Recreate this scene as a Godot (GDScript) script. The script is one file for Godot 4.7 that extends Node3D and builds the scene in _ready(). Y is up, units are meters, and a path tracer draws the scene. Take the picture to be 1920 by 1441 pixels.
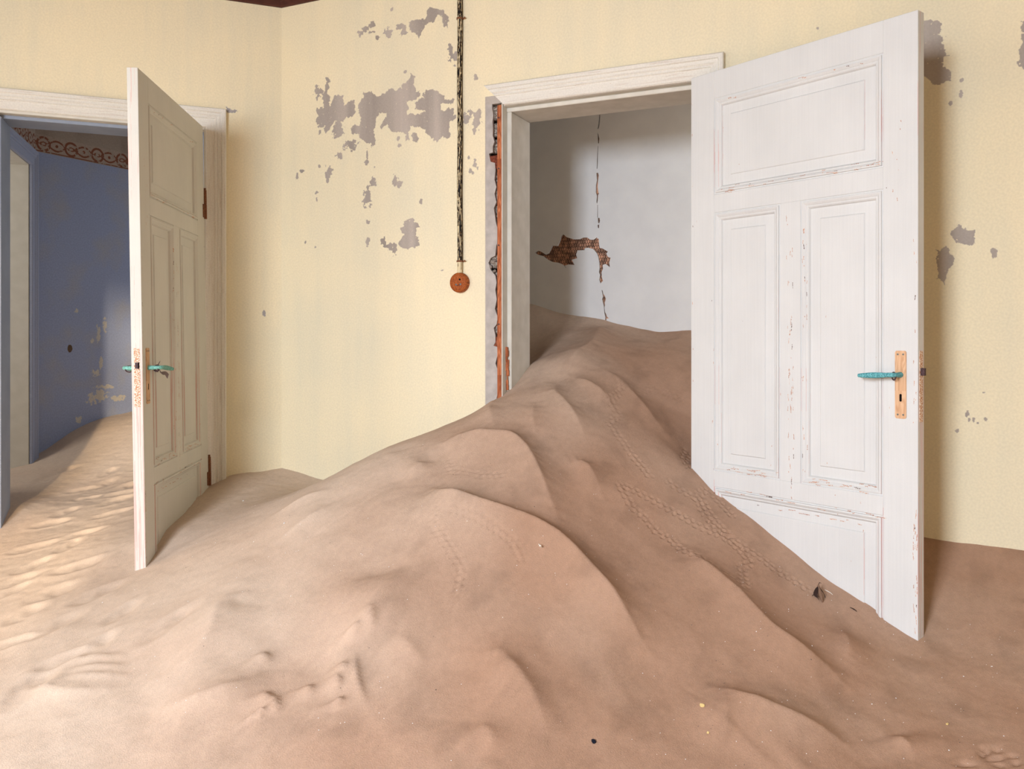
extends Node3D
# An abandoned room with a dune pouring in through its doorway.
# World: x runs along the back wall, y up, z towards the window wall. Plans are written (u, n): u = x, n = -z. The eye stands at u = 0, n = 0.
const EYE := 1.18
const BACK := 3.47          # the back wall
const CEILING := 3.08
const FAR := 4.6            # the far wall of the corridor behind it
const THICK := 0.245
const CORNER := Vector2(-2.929, 3.47)      # where the slanting door wall meets the back wall
const DOOR_W := 0.92
const DOOR_T := 0.042
const DOOR_TOP := 2.236
const HEAD := 2.246         # underside of the door casings
const SAND_POINTS := [
	[-2.933, 3.47, 0.482], [-2.782, 3.47, 0.461], [-2.638, 3.47, 0.433], [-1.629, 3.47, 0.905], [-2.3, 3.47, 0.47], [-1.95, 3.47, 0.68],
	[-2.142, 3.12, 0.624], [-2.004, 3.2, 0.699], [-1.805, 3.12, 0.751], [-1.721, 3.3, 0.808], [-0.742, 3.388, 0.65], [-0.626, 3.33, 0.543],
	[-0.557, 3.296, 0.513], [-0.377, 3.207, 0.41], [-0.214, 3.125, 0.319], [-0.048, 3.043, 0.244], [0.083, 2.978, 0.191], [-1.953, 4.6, 1.366],
	[-1.74, 4.6, 1.306], [-1.508, 4.6, 1.272], [-1.208, 4.6, 1.204], [-1.011, 4.6, 1.209], [-2.5, 4.6, 1.42], [-0.6, 4.6, 1.2],
	[-0.5, 4, 0.95], [-1.591, 3.715, 1.023], [-0.45, 3.47, 0.56], [0.116, 3.47, 0.424], [0.437, 3.47, 0.408], [1, 3.47, 0.38],
	[2, 3.3, 0.3], [2.2, 2, 0.2], [1.2, 2.4, 0.22], [-0.72, 3.5, 0.66], [0.304, 2.408, 0.1], [-0.024, 2.279, 0.09],
	[-0.326, 2.12, 0.1], [-0.67, 1.899, 0.13], [-0.946, 1.731, 0.15], [-1.246, 1.615, 0.14], [-1.627, 1.482, 0.12], [-1.983, 1.319, 0.12],
	[-2.404, 1.599, 0.15], [-2.889, 1.922, 0.19], [-2.43, 1.847, 0.19], [0.184, 2.729, 0.14], [0.384, 3.045, 0.22], [-1, -1, 0.06],
	[-3, -1, 0.1], [1.5, -1, 0.06], [-1, -2.5, 0.05], [-3.5, -2.5, 0.06], [2, -2.5, 0.05], [-1, 1.2, 0.08],
	[-2, 1, 0.08], [0.3, 1, 0.06], [-1, 0, 0.06], [-3, 0.5, 0.1], [2, 0, 0.08], [-4, 0.5, 0.12],
	[2, 1.2, 0.1], [-3.176, 3.182, 0.407], [-3.077, 3.01, 0.397], [-2.959, 2.805, 0.359], [-2.825, 2.575, 0.34], [-2.743, 2.433, 0.282],
	[-3.088, 3.268, 0.457], [-3.019, 3.376, 0.47], [-4.92, 4.25, 0.645], [-4.937, 3.975, 0.612], [-4.951, 3.763, 0.536], [-4.963, 3.55, 0.42],
	[-4.75, 3.3, 0.37], [-4.56, 3.09, 0.36], [-3.972, 2.699, 0.331], [-3.833, 2.555, 0.274], [-4.2, 3.7, 0.47], [-3.9, 3.9, 0.5],
	[-3.6, 3.2, 0.36], [-4, 3, 0.33],
]
# crests and scarps on the sand: [height, reach on the gentle side, reach on the steep side, u, n, u, n ...]
const SAND_CRESTS := [
	[0.03, 0.2, 0.06, -1.50, 4.55, -1.46, 4.38, -1.39, 4.03, -1.39, 3.84, -1.37, 3.61, -1.39, 3.54],
	[0.024, 0.15, 0.05, -1.39, 3.54, -1.35, 3.41, -1.27, 3.33, -1.17, 3.24, -1.09, 3.14],
	[0.02, 0.12, 0.05, -1.33, 3.77, -1.14, 3.66, -1.02, 3.59, -0.88, 3.50, -0.80, 3.48],
	[0.02, 0.1, 0.05, -1.38, 3.60, -1.29, 3.56, -1.15, 3.50, -1.06, 3.41],
	[0.024, 0.15, 0.06, -1.62, 3.45, -1.65, 3.44, -1.62, 3.32, -1.57, 3.19, -1.45, 3.04],
	[0.015, 0.1, 0.05, -1.41, 3.33, -1.36, 3.18, -1.28, 3.06],
	[0.04, 0.18, 0.05, -1.66, 2.87, -1.66, 2.96, -1.55, 2.99, -1.39, 3.01, -1.32, 2.98, -1.26, 2.93, -1.17, 2.83, -1.06, 2.71, -1.05, 2.66],
	[0.022, 0.12, 0.05, -1.15, 2.98, -1.11, 3.04, -1.04, 3.01, -0.94, 2.90],
	[0.014, 0.05, 0.12, -1.74, 2.74, -1.71, 2.78, -1.66, 2.87],
	[0.055, 0.24, 0.06, -1.61, 2.73, -1.51, 2.65, -1.44, 2.62, -1.35, 2.60, -1.22, 2.60, -1.11, 2.61, -1.00, 2.59, -0.92, 2.55, -0.82, 2.49, -0.72, 2.43, -0.59, 2.35],
	[0.033, 0.32, 0.09, -1.51, 2.33, -1.46, 2.30, -1.44, 2.25, -1.44, 2.17, -1.44, 2.07, -1.46, 2.00, -1.49, 1.95, -1.50, 1.90],
	[0.026, 0.3, 0.08, -1.84, 2.16, -1.94, 2.11, -1.97, 2.08, -1.96, 2.01, -1.89, 1.92, -1.86, 1.85, -1.86, 1.79, -1.88, 1.74, -1.95, 1.69],
	[0.022, 0.16, 0.05, -1.62, 1.86, -1.62, 1.82, -1.63, 1.77, -1.67, 1.70, -1.75, 1.65, -1.83, 1.61],
	[0.012, 0.05, 0.02, -1.69, 1.89, -1.61, 1.87],
	[0.04, 0.2, 0.07, -0.72, 2.97, -0.58, 2.85, -0.45, 2.78, -0.36, 2.70, -0.29, 2.66, -0.22, 2.64, -0.15, 2.62, -0.06, 2.55],
	[0.018, 0.08, 0.05, -0.17, 2.91, -0.14, 2.87, -0.12, 2.81, -0.12, 2.74, -0.14, 2.67],
	[0.028, 0.14, 0.06, -0.54, 2.37, -0.45, 2.35, -0.36, 2.33, -0.27, 2.33, -0.19, 2.33, -0.11, 2.32, -0.03, 2.28],
	[0.012, 0.06, 0.03, -0.00, 2.44, 0.07, 2.36],
	[0.012, 0.1, 0.04, -0.46, 2.36, -0.41, 2.30, -0.39, 2.21, -0.39, 2.12],
	[0.024, 0.15, 0.05, -1.11, 2.03, -1.07, 2.08, -1.01, 2.12, -0.96, 2.09, -0.86, 2.02, -0.80, 1.95, -0.78, 1.87],
	[0.012, 0.08, 0.04, -0.97, 1.88, -0.91, 1.85, -0.86, 1.81],
	[0.01, 0.06, 0.03, -1.33, 2.08, -1.29, 2.05, -1.17, 2.01],
	[0.012, 0.05, 0.15, -2.27, 2.59, -2.18, 2.61, -2.11, 2.66, -1.99, 2.71],
	[0.012, 0.05, 0.15, -2.07, 2.38, -1.99, 2.51, -1.94, 2.63],
	[0.006, 0.03, 0.02, -2.32, 1.73, -2.21, 1.77, -2.08, 1.79],
	[0.006, 0.03, 0.02, -2.25, 1.69, -2.14, 1.73, -2.03, 1.76],
	[0.006, 0.03, 0.02, -2.22, 1.65, -2.11, 1.69, -1.98, 1.73],
	[0.012, 0.05, 0.04, -2.35, 1.60, -2.26, 1.60, -2.12, 1.60, -1.94, 1.68],
	[-0.006, 0.012, 0.012, 0.21, 2.46, 0.23, 2.43],
	[-0.006, 0.012, 0.012, 0.21, 2.48, 0.24, 2.45],
	[-0.006, 0.012, 0.012, 0.24, 2.50, 0.26, 2.46],
	[-0.006, 0.012, 0.012, 0.23, 2.44, 0.24, 2.42],
	[-0.006, 0.012, 0.012, 0.25, 2.45, 0.26, 2.43],
	[-0.006, 0.012, 0.012, 0.25, 2.42, 0.25, 2.40],
	[-0.006, 0.012, 0.012, 0.16, 2.39, 0.17, 2.37],
	[-0.006, 0.012, 0.012, 0.16, 2.40, 0.18, 2.38],
	[-0.006, 0.012, 0.012, 0.18, 2.40, 0.19, 2.38],
	[-0.006, 0.012, 0.012, 0.28, 2.47, 0.29, 2.45],
	[-0.006, 0.012, 0.012, 0.28, 2.44, 0.30, 2.42],
	[0.01, 0.035, 0.014, -1.44, 2.11, -1.38, 2.04],
	[0.01, 0.035, 0.014, -1.45, 2.04, -1.42, 2.01],
	[0.01, 0.035, 0.014, -1.42, 1.99, -1.39, 1.96, -1.33, 1.89, -1.24, 1.82],
	[0.01, 0.035, 0.014, -1.43, 1.94, -1.37, 1.90],
	[0.01, 0.035, 0.014, -1.47, 1.85, -1.42, 1.80],
	[0.01, 0.035, 0.014, -1.53, 1.78, -1.46, 1.72],
	[0.01, 0.035, 0.014, -1.56, 1.78, -1.51, 1.74],
	[0.01, 0.035, 0.014, -1.52, 1.71, -1.50, 1.70],
	[0.01, 0.035, 0.014, -1.41, 1.90, -1.36, 1.85],
	[0.01, 0.035, 0.014, -1.35, 1.83, -1.32, 1.80],
]
const SAND_FOOTPRINTS := [[-3.43, 2.44], [-3.26, 2.48], [-3.34, 2.60], [-3.44, 2.86], [-3.72, 2.81], [-3.81, 3.25], [-4.13, 3.39], [-3.83, 3.02], [-3.65, 2.68], [-4.37, 3.17], [-4.42, 3.31], [-4.01, 3.13], [-3.98, 3.25], [-3.70, 3.15], [-3.62, 3.04], [-3.13, 2.15], [-3.06, 2.07], [-2.67, 2.16], [-2.59, 1.92], [-2.27, 1.83], [-2.10, 1.95], [-2.63, 1.79], [-2.99, 2.32], [-3.22, 2.28], [-2.87, 2.12], [-2.39, 2.02], [-2.79, 1.95], [-2.32, 1.74], [-2.27, 1.61]]
const SAND_TRACKS := [
	[-0.917, 3.057, -0.936, 3.040, -0.917, 3.019, -0.870, 2.979, -0.827, 2.968, -0.762, 2.929, -0.710, 2.929, -0.664, 2.892, -0.604, 2.882, -0.558, 2.869, -0.514, 2.856, -0.467, 2.844, -0.440, 2.844, -0.456, 2.905, -0.474, 2.972, -0.448, 3.012, -0.487, 3.056, -0.533, 3.084, -0.592, 3.082, -0.655, 3.073, -0.753, 3.074, -0.820, 3.073, -0.878, 3.065, -0.917, 3.057],
	[-0.796, 3.216, -0.746, 3.216, -0.684, 3.226, -0.658, 3.180, -0.626, 3.136, -0.583, 3.116, -0.536, 3.101, -0.475, 3.091, -0.413, 3.070, -0.368, 3.048, -0.322, 3.038, -0.252, 3.026],
	[-0.551, 3.238, -0.589, 3.275, -0.636, 3.308, -0.669, 3.311, -0.686, 3.254, -0.671, 3.242, -0.638, 3.195, -0.598, 3.150, -0.529, 3.107],
	[-1.130, 3.650, -1.099, 3.578, -1.126, 3.489, -1.061, 3.428, -1.089, 3.360, -1.003, 3.287, -0.935, 3.227, -0.860, 3.183],
	[-1.109, 3.635, -1.044, 3.633, -1.004, 3.687, -1.011, 3.742, -0.945, 3.766, -0.854, 3.784],
	[-1.464, 2.554, -1.443, 2.494, -1.346, 2.426, -1.256, 2.363, -1.226, 2.279, -1.222, 2.187],
	[-1.464, 2.554, -1.393, 2.550, -1.284, 2.541, -1.151, 2.515, -1.092, 2.470],
	[-1.605, 2.872, -1.536, 2.811, -1.414, 2.799, -1.312, 2.818],
	[-0.779, 3.484, -0.776, 3.406, -0.747, 3.371],
]
# where the yellow paint has come off: outlines on the wall [u, height ...]
const PEELED := [
	[-2.641, 2.516, -2.620, 2.494, -2.623, 2.461, -2.632, 2.432, -2.617, 2.406, -2.620, 2.363, -2.599, 2.395, -2.567, 2.415, -2.531, 2.406, -2.531, 2.355, -2.500, 2.368, -2.465, 2.371, -2.458, 2.330, -2.465, 2.295, -2.505, 2.295, -2.529, 2.276, -2.587, 2.282, -2.605, 2.265, -2.623, 2.237, -2.641, 2.220, -2.650, 2.260, -2.682, 2.258, -2.707, 2.290, -2.691, 2.323, -2.707, 2.344, -2.701, 2.363, -2.653, 2.352, -2.658, 2.407, -2.650, 2.435, -2.644, 2.483],
	[-2.413, 2.406, -2.391, 2.393, -2.368, 2.405, -2.345, 2.388, -2.329, 2.372, -2.290, 2.386, -2.245, 2.401, -2.212, 2.395, -2.185, 2.401, -2.182, 2.419, -2.153, 2.425, -2.139, 2.451, -2.142, 2.467, -2.112, 2.454, -2.112, 2.401, -2.099, 2.372, -2.088, 2.375, -2.083, 2.347, -2.109, 2.332, -2.153, 2.327, -2.144, 2.289, -2.153, 2.267, -2.104, 2.262, -2.051, 2.265, -2.046, 2.274, -2.104, 2.285, -2.107, 2.313, -2.093, 2.330, -2.056, 2.339, -2.067, 2.354, -2.040, 2.371, -2.009, 2.374, -1.977, 2.357, -1.946, 2.335, -1.941, 2.312, -1.915, 2.304, -1.905, 2.316, -1.895, 2.297, -1.905, 2.287, -1.926, 2.296, -1.962, 2.294, -1.962, 2.269, -1.936, 2.259, -1.926, 2.271, -1.900, 2.262, -1.895, 2.238, -1.879, 2.232, -1.882, 2.215, -1.910, 2.213, -1.923, 2.169, -1.915, 2.141, -1.936, 2.119, -1.957, 2.141, -1.977, 2.114, -2.019, 2.134, -2.048, 2.169, -2.051, 2.187, -2.072, 2.187, -2.136, 2.210, -2.142, 2.187, -2.153, 2.161, -2.144, 2.141, -2.163, 2.139, -2.163, 2.171, -2.190, 2.183, -2.245, 2.189, -2.273, 2.229, -2.301, 2.213, -2.306, 2.233, -2.290, 2.259, -2.273, 2.267, -2.267, 2.285, -2.301, 2.289, -2.317, 2.286, -2.337, 2.255, -2.345, 2.209, -2.351, 2.171, -2.334, 2.160, -2.337, 2.142, -2.357, 2.125, -2.368, 2.145, -2.391, 2.142, -2.408, 2.168, -2.436, 2.185, -2.436, 2.204, -2.476, 2.203, -2.482, 2.232, -2.465, 2.250, -2.430, 2.241, -2.425, 2.279, -2.448, 2.305, -2.436, 2.347, -2.425, 2.374, -2.408, 2.386],
	[-2.027, 2.767, -1.961, 2.746, -1.921, 2.703, -1.927, 2.654, -1.950, 2.668, -1.955, 2.708, -1.978, 2.732, -2.007, 2.692, -2.053, 2.694, -2.071, 2.651, -2.086, 2.625, -2.100, 2.644, -2.135, 2.671, -2.141, 2.713, -2.100, 2.728, -2.059, 2.710, -2.044, 2.738],
	[-2.150, 1.753, -2.120, 1.753, -2.118, 1.739, -2.099, 1.738, -2.075, 1.709, -2.099, 1.697, -2.109, 1.674, -2.088, 1.664, -2.096, 1.641, -2.085, 1.620, -2.115, 1.612, -2.147, 1.609, -2.185, 1.615, -2.204, 1.642, -2.174, 1.673, -2.182, 1.692, -2.188, 1.715, -2.166, 1.737],
	[0.107, 2.365, 0.166, 2.355, 0.173, 2.339, 0.170, 2.315, 0.164, 2.305, 0.169, 2.285, 0.179, 2.267, 0.183, 2.241, 0.186, 2.225, 0.196, 2.219, 0.183, 2.211, 0.174, 2.201, 0.186, 2.177, 0.207, 2.159, 0.202, 2.131, 0.181, 2.121, 0.166, 2.114, 0.139, 2.134, 0.119, 2.151, 0.107, 2.166],
	[0.20, 1.57, 0.23, 1.59, 0.25, 1.57, 0.28, 1.57, 0.28, 1.52, 0.27, 1.51, 0.22, 1.53],
	[0.16, 1.50, 0.19, 1.52, 0.21, 1.48, 0.21, 1.44, 0.19, 1.40, 0.18, 1.37, 0.16, 1.40, 0.16, 1.44],
	[0.43, 2.31, 0.46, 2.31, 0.46, 2.28, 0.43, 2.28],
	[0.43, 2.27, 0.46, 2.26, 0.46, 2.14, 0.44, 2.14, 0.42, 2.16, 0.42, 2.19, 0.43, 2.23],
]
const PEELED_SPOTS := [
	[-2.688, 2.439, 0.024, 0.029], [-2.567, 2.236, 0.030, 0.046], [-2.485, 2.146, 0.037, 0.024], [-2.558, 2.100, 0.018, 0.019], [-2.204, 2.152, 0.008, 0.014],
	[-2.199, 2.119, 0.010, 0.008], [-2.106, 2.149, 0.022, 0.018], [-1.776, 2.394, 0.009, 0.014], [-1.824, 2.210, 0.018, 0.022], [-1.803, 2.239, 0.013, 0.016],
	[-1.773, 2.198, 0.022, 0.036], [-1.781, 2.155, 0.010, 0.020], [-1.758, 2.228, 0.012, 0.018], [-2.388, 2.094, 0.006, 0.028], [-2.681, 2.234, 0.006, 0.012],
	[-2.166, 2.475, 0.008, 0.006], [-1.813, 2.026, 0.005, 0.011], [-2.391, 2.054, 0.012, 0.012], [-2.682, 2.055, 0.008, 0.009], [-2.623, 2.016, 0.024, 0.027],
	[-2.629, 1.980, 0.012, 0.012], [-2.697, 1.922, 0.011, 0.009], [-2.701, 1.885, 0.006, 0.011], [-2.354, 1.949, 0.021, 0.019], [-2.388, 1.925, 0.008, 0.010],
	[-2.388, 1.864, 0.023, 0.036], [-2.223, 1.941, 0.013, 0.026], [-2.199, 1.925, 0.015, 0.028], [-2.072, 1.837, 0.011, 0.012], [-2.388, 1.750, 0.012, 0.009],
	[-2.385, 1.657, 0.014, 0.023], [-2.290, 1.646, 0.017, 0.019], [-2.254, 1.623, 0.019, 0.016], [-2.226, 1.613, 0.013, 0.030], [-2.795, 2.042, 0.011, 0.007],
	[-1.783, 1.992, 0.011, 0.017], [-1.806, 1.958, 0.007, 0.010], [-1.793, 1.948, 0.006, 0.008], [-1.766, 1.966, 0.005, 0.008], [-2.343, 2.025, 0.004, 0.005],
	[-2.773, 1.669, 0.004, 0.007], [-2.710, 1.641, 0.005, 0.004], [-2.359, 2.737, 0.025, 0.012], [-2.400, 2.722, 0.020, 0.013], [-2.427, 2.706, 0.015, 0.015],
	[-2.359, 2.700, 0.017, 0.008], [-2.326, 2.667, 0.012, 0.012], [-2.259, 2.680, 0.022, 0.023], [-2.189, 2.700, 0.024, 0.014], [-2.171, 2.672, 0.017, 0.018],
	[-2.243, 2.795, 0.008, 0.009], [-1.910, 2.538, 0.014, 0.038], [-1.882, 2.509, 0.016, 0.032], [-1.961, 1.495, 0.008, 0.004], [-2.825, 2.017, 0.008, 0.015],
	[0.189, 2.294, 0.003, 0.003], [0.240, 2.125, 0.006, 0.008], [0.236, 2.073, 0.007, 0.013], [0.204, 2.043, 0.005, 0.009], [0.346, 1.481, 0.013, 0.014],
	[-0.262, 2.396, 0.005, 0.006], [0.256, 0.894, 0.007, 0.012], [0.265, 0.872, 0.004, 0.008], [0.278, 0.874, 0.005, 0.008], [0.293, 0.862, 0.004, 0.004],
	[0.318, 0.877, 0.006, 0.007], [0.226, 0.825, 0.007, 0.008], [0.311, 0.973, 0.004, 0.003],
]
# breaks in the far plaster, outlines [u, height ...]
const FAR_BREAKS := [
	[-1.953, 1.684, -1.931, 1.695, -1.912, 1.688, -1.883, 1.670, -1.866, 1.676, -1.854, 1.695, -1.840, 1.721, -1.807, 1.718, -1.793, 1.746, -1.783, 1.776, -1.769, 1.786, -1.750, 1.768, -1.727, 1.760, -1.703, 1.752, -1.666, 1.751, -1.643, 1.760, -1.620, 1.759, -1.599, 1.745, -1.579, 1.744, -1.561, 1.756, -1.548, 1.745, -1.547, 1.725, -1.543, 1.695, -1.524, 1.690, -1.493, 1.671, -1.502, 1.659, -1.493, 1.641, -1.476, 1.634, -1.484, 1.606, -1.480, 1.580, -1.506, 1.599, -1.524, 1.595, -1.522, 1.573, -1.531, 1.552, -1.529, 1.522, -1.522, 1.502, -1.538, 1.487, -1.545, 1.509, -1.540, 1.535, -1.547, 1.552, -1.543, 1.578, -1.547, 1.617, -1.552, 1.643, -1.561, 1.665, -1.583, 1.690, -1.615, 1.699, -1.634, 1.697, -1.636, 1.686, -1.680, 1.686, -1.689, 1.662, -1.682, 1.640, -1.717, 1.632, -1.699, 1.601, -1.736, 1.605, -1.760, 1.599, -1.750, 1.581, -1.774, 1.606, -1.802, 1.618, -1.840, 1.624, -1.869, 1.638, -1.902, 1.662, -1.936, 1.672],
	[-1.545, 2.472, -1.540, 2.471, -1.542, 2.436, -1.546, 2.402, -1.551, 2.389, -1.555, 2.390, -1.550, 2.420, -1.547, 2.446],
	[-1.555, 2.368, -1.550, 2.354, -1.545, 2.332, -1.547, 2.304, -1.553, 2.308, -1.555, 2.333],
	[-1.553, 2.289, -1.551, 2.287, -1.554, 2.236, -1.554, 2.192, -1.557, 2.157, -1.560, 2.158, -1.558, 2.228],
	[-1.563, 2.133, -1.552, 2.134, -1.548, 2.117, -1.552, 2.087, -1.555, 2.052, -1.550, 2.017, -1.546, 2.012, -1.552, 2.004, -1.554, 1.973, -1.559, 1.952, -1.562, 1.965, -1.559, 2.000, -1.566, 2.018, -1.565, 2.062, -1.559, 2.092],
	[-1.556, 1.947, -1.554, 1.947, -1.553, 1.894, -1.554, 1.872, -1.557, 1.873, -1.556, 1.903],
	[-1.554, 1.871, -1.543, 1.869, -1.541, 1.850, -1.546, 1.837, -1.552, 1.842],
	[-1.555, 1.829, -1.546, 1.831, -1.546, 1.810, -1.553, 1.812],
	[-1.530, 1.450, -1.524, 1.444, -1.520, 1.424, -1.513, 1.418, -1.505, 1.398, -1.507, 1.387, -1.512, 1.375, -1.510, 1.357, -1.514, 1.347, -1.511, 1.329, -1.510, 1.319, -1.503, 1.308, -1.498, 1.293, -1.485, 1.283, -1.500, 1.282, -1.503, 1.263, -1.510, 1.263, -1.508, 1.293, -1.514, 1.316, -1.517, 1.353, -1.520, 1.366, -1.528, 1.396, -1.522, 1.409, -1.527, 1.433],
]
# broken edge of the plaster beside the doorway, from the top down [u, height ...]
const PLASTER_EDGE := [-1.695, 2.303, -1.692, 2.270, -1.696, 2.243, -1.690, 2.209, -1.694, 2.181, -1.692, 2.153, -1.693, 2.115, -1.684, 2.086, -1.693, 2.065, -1.692, 2.037, -1.713, 2.033, -1.704, 1.994, -1.682, 1.987, -1.679, 1.953, -1.684, 1.909, -1.674, 1.875, -1.684, 1.843, -1.674, 1.804, -1.687, 1.777, -1.678, 1.715, -1.670, 1.687, -1.664, 1.637, -1.670, 1.599, -1.673, 1.610, -1.680, 1.555, -1.703, 1.545, -1.715, 1.523, -1.704, 1.490, -1.679, 1.461, -1.673, 1.428, -1.680, 1.395, -1.672, 1.351, -1.682, 1.307, -1.667, 1.268, -1.673, 1.235, -1.688, 1.218, -1.680, 1.185, -1.679, 1.152, -1.689, 1.135, -1.670, 1.130, -1.668, 1.091, -1.679, 1.052, -1.661, 1.009, -1.670, 0.970, -1.661, 0.931, -1.673, 0.892]
var along_left := Vector2(-0.69186, -0.72203)     # (u, n) along the slanting wall away from the corner
var off_left := Vector2(0.72203, -0.69186)        # its normal into the room
var knee := Vector2(-4.965, 3.532)                # corner of the blue passage
var back_frame := Transform3D(Basis(), Vector3(0, 0, -BACK))
var left_frame := Transform3D(Basis(Vector3(0.69186, 0, -0.72203), Vector3.UP, Vector3(0.72203, 0, 0.69186)), Vector3(-2.929, 0, -3.47))
var second_frame := Transform3D(Basis(Vector3(-0.68, 0, -0.733), Vector3.UP, Vector3(0.733, 0, -0.68)), Vector3(-4.965, 0, -3.532))
var blue_frame := Transform3D(Basis(Vector3(0.062, 0, -0.998), Vector3.UP, Vector3(0.998, 0, 0.062)), Vector3(-4.965, 0, -3.532))
var mats := {}
var rng := RandomNumberGenerator.new()


func _ready() -> void:
	rng.seed = 71
	set_camera()
	set_light()
	make_materials()
	room_shell()
	build_sand()
	door_frame_back()
	door_frame_left()
	door_frame_second()
	var th := 0.4605
	door("door_1", Vector2(-0.7426, 3.3878) + Vector2(sin(th), cos(th)) * DOOR_T / 2, Vector2(cos(th), -sin(th)), 0.0, 0.0,
		"tall white four-panel door with a turquoise lever, half buried beside the dune doorway", mats.door_paint)
	door("door_2", Vector2(-3.1521, 3.1404) + Vector2(-0.866, -0.5) * DOOR_T / 2, Vector2(0.5, -0.866), 0.9, 0.03,
		"cream four-panel door seen nearly edge on, ajar before the blue passage", mats.door_cream)
	hanging_strip()
	conduit()
	litter()


func set_camera() -> void:
	var cam := Camera3D.new()
	cam.name = "camera"
	var f := 1549.744
	var near := 0.05
	cam.set_frustum(1441.0 / f * near, Vector2(0, (629.8 - 720.5) / f * near), near, 60.0)
	cam.position = Vector3(0, EYE, 0)
	cam.rotation.y = 0.4292
	add_child(cam)
	cam.current = true


func set_light() -> void:
	var we := WorldEnvironment.new()
	we.name = "world_environment"
	var e := Environment.new()
	var sky := Sky.new()
	var ps := PhysicalSkyMaterial.new()
	ps.energy_multiplier = 1.0
	sky.sky_material = ps
	e.sky = sky
	e.background_mode = Environment.BG_SKY
	e.tonemap_mode = Environment.TONE_MAPPER_LINEAR
	e.tonemap_exposure = 1.2
	e.sdfgi_enabled = true
	e.ssao_enabled = true
	e.ssil_enabled = true
	we.environment = e
	add_child(we)
	window_light("daylight_front", Vector3(-1.15, 1.95, 2.47), 0.0, 0.95, Vector2(0.9, 1.8), Color(0.92, 0.955, 1.0), 33.0)
	window_light("daylight_side", Vector3(-3.94, 1.85, 0.35), -PI / 2, 0.5, Vector2(1.0, 1.6), Color(0.98, 0.98, 1.0), 4.1)
	window_light("daylight_passage", Vector3(-3.4, 1.9, -5.16), PI, 0.3, Vector2(0.8, 1.3), Color(0.92, 0.96, 1.0), 0.9)
	window_light("added_fill_corridor", Vector3(0.86, 2.1, -4.15), PI / 2, 0.2, Vector2(0.6, 1.2), Color(0.97, 0.98, 1.0), 1.0)  # unseen lamp, added to brighten the far wall of the corridor
	window_light("daylight_beyond", Vector3(-5.4, 1.8, -1.76), 0.0, 0.2, Vector2(0.9, 1.4), Color(1.0, 0.98, 0.95), 1.6)
	var sun := DirectionalLight3D.new()
	sun.name = "sun"
	sun.light_color = Color(1.0, 0.90, 0.74)
	sun.light_energy = 1.15
	sun.light_angular_distance = 2.6
	sun.shadow_enabled = true
	add_child(sun)
	sun.look_at_from_position(Vector3.ZERO, Vector3(-0.595, -0.165, -0.804))


func window_light(called: String, at: Vector3, turn: float, down: float, size: Vector2, tint: Color, power: float) -> void:
	var l := AreaLight3D.new()
	l.name = called
	l.position = at
	l.rotation = Vector3(-down, turn, 0)
	l.area_size = size
	l.light_color = tint
	l.light_energy = power
	l.area_range = 14.0
	l.area_attenuation = 2.0
	l.shadow_enabled = true
	add_child(l)


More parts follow.
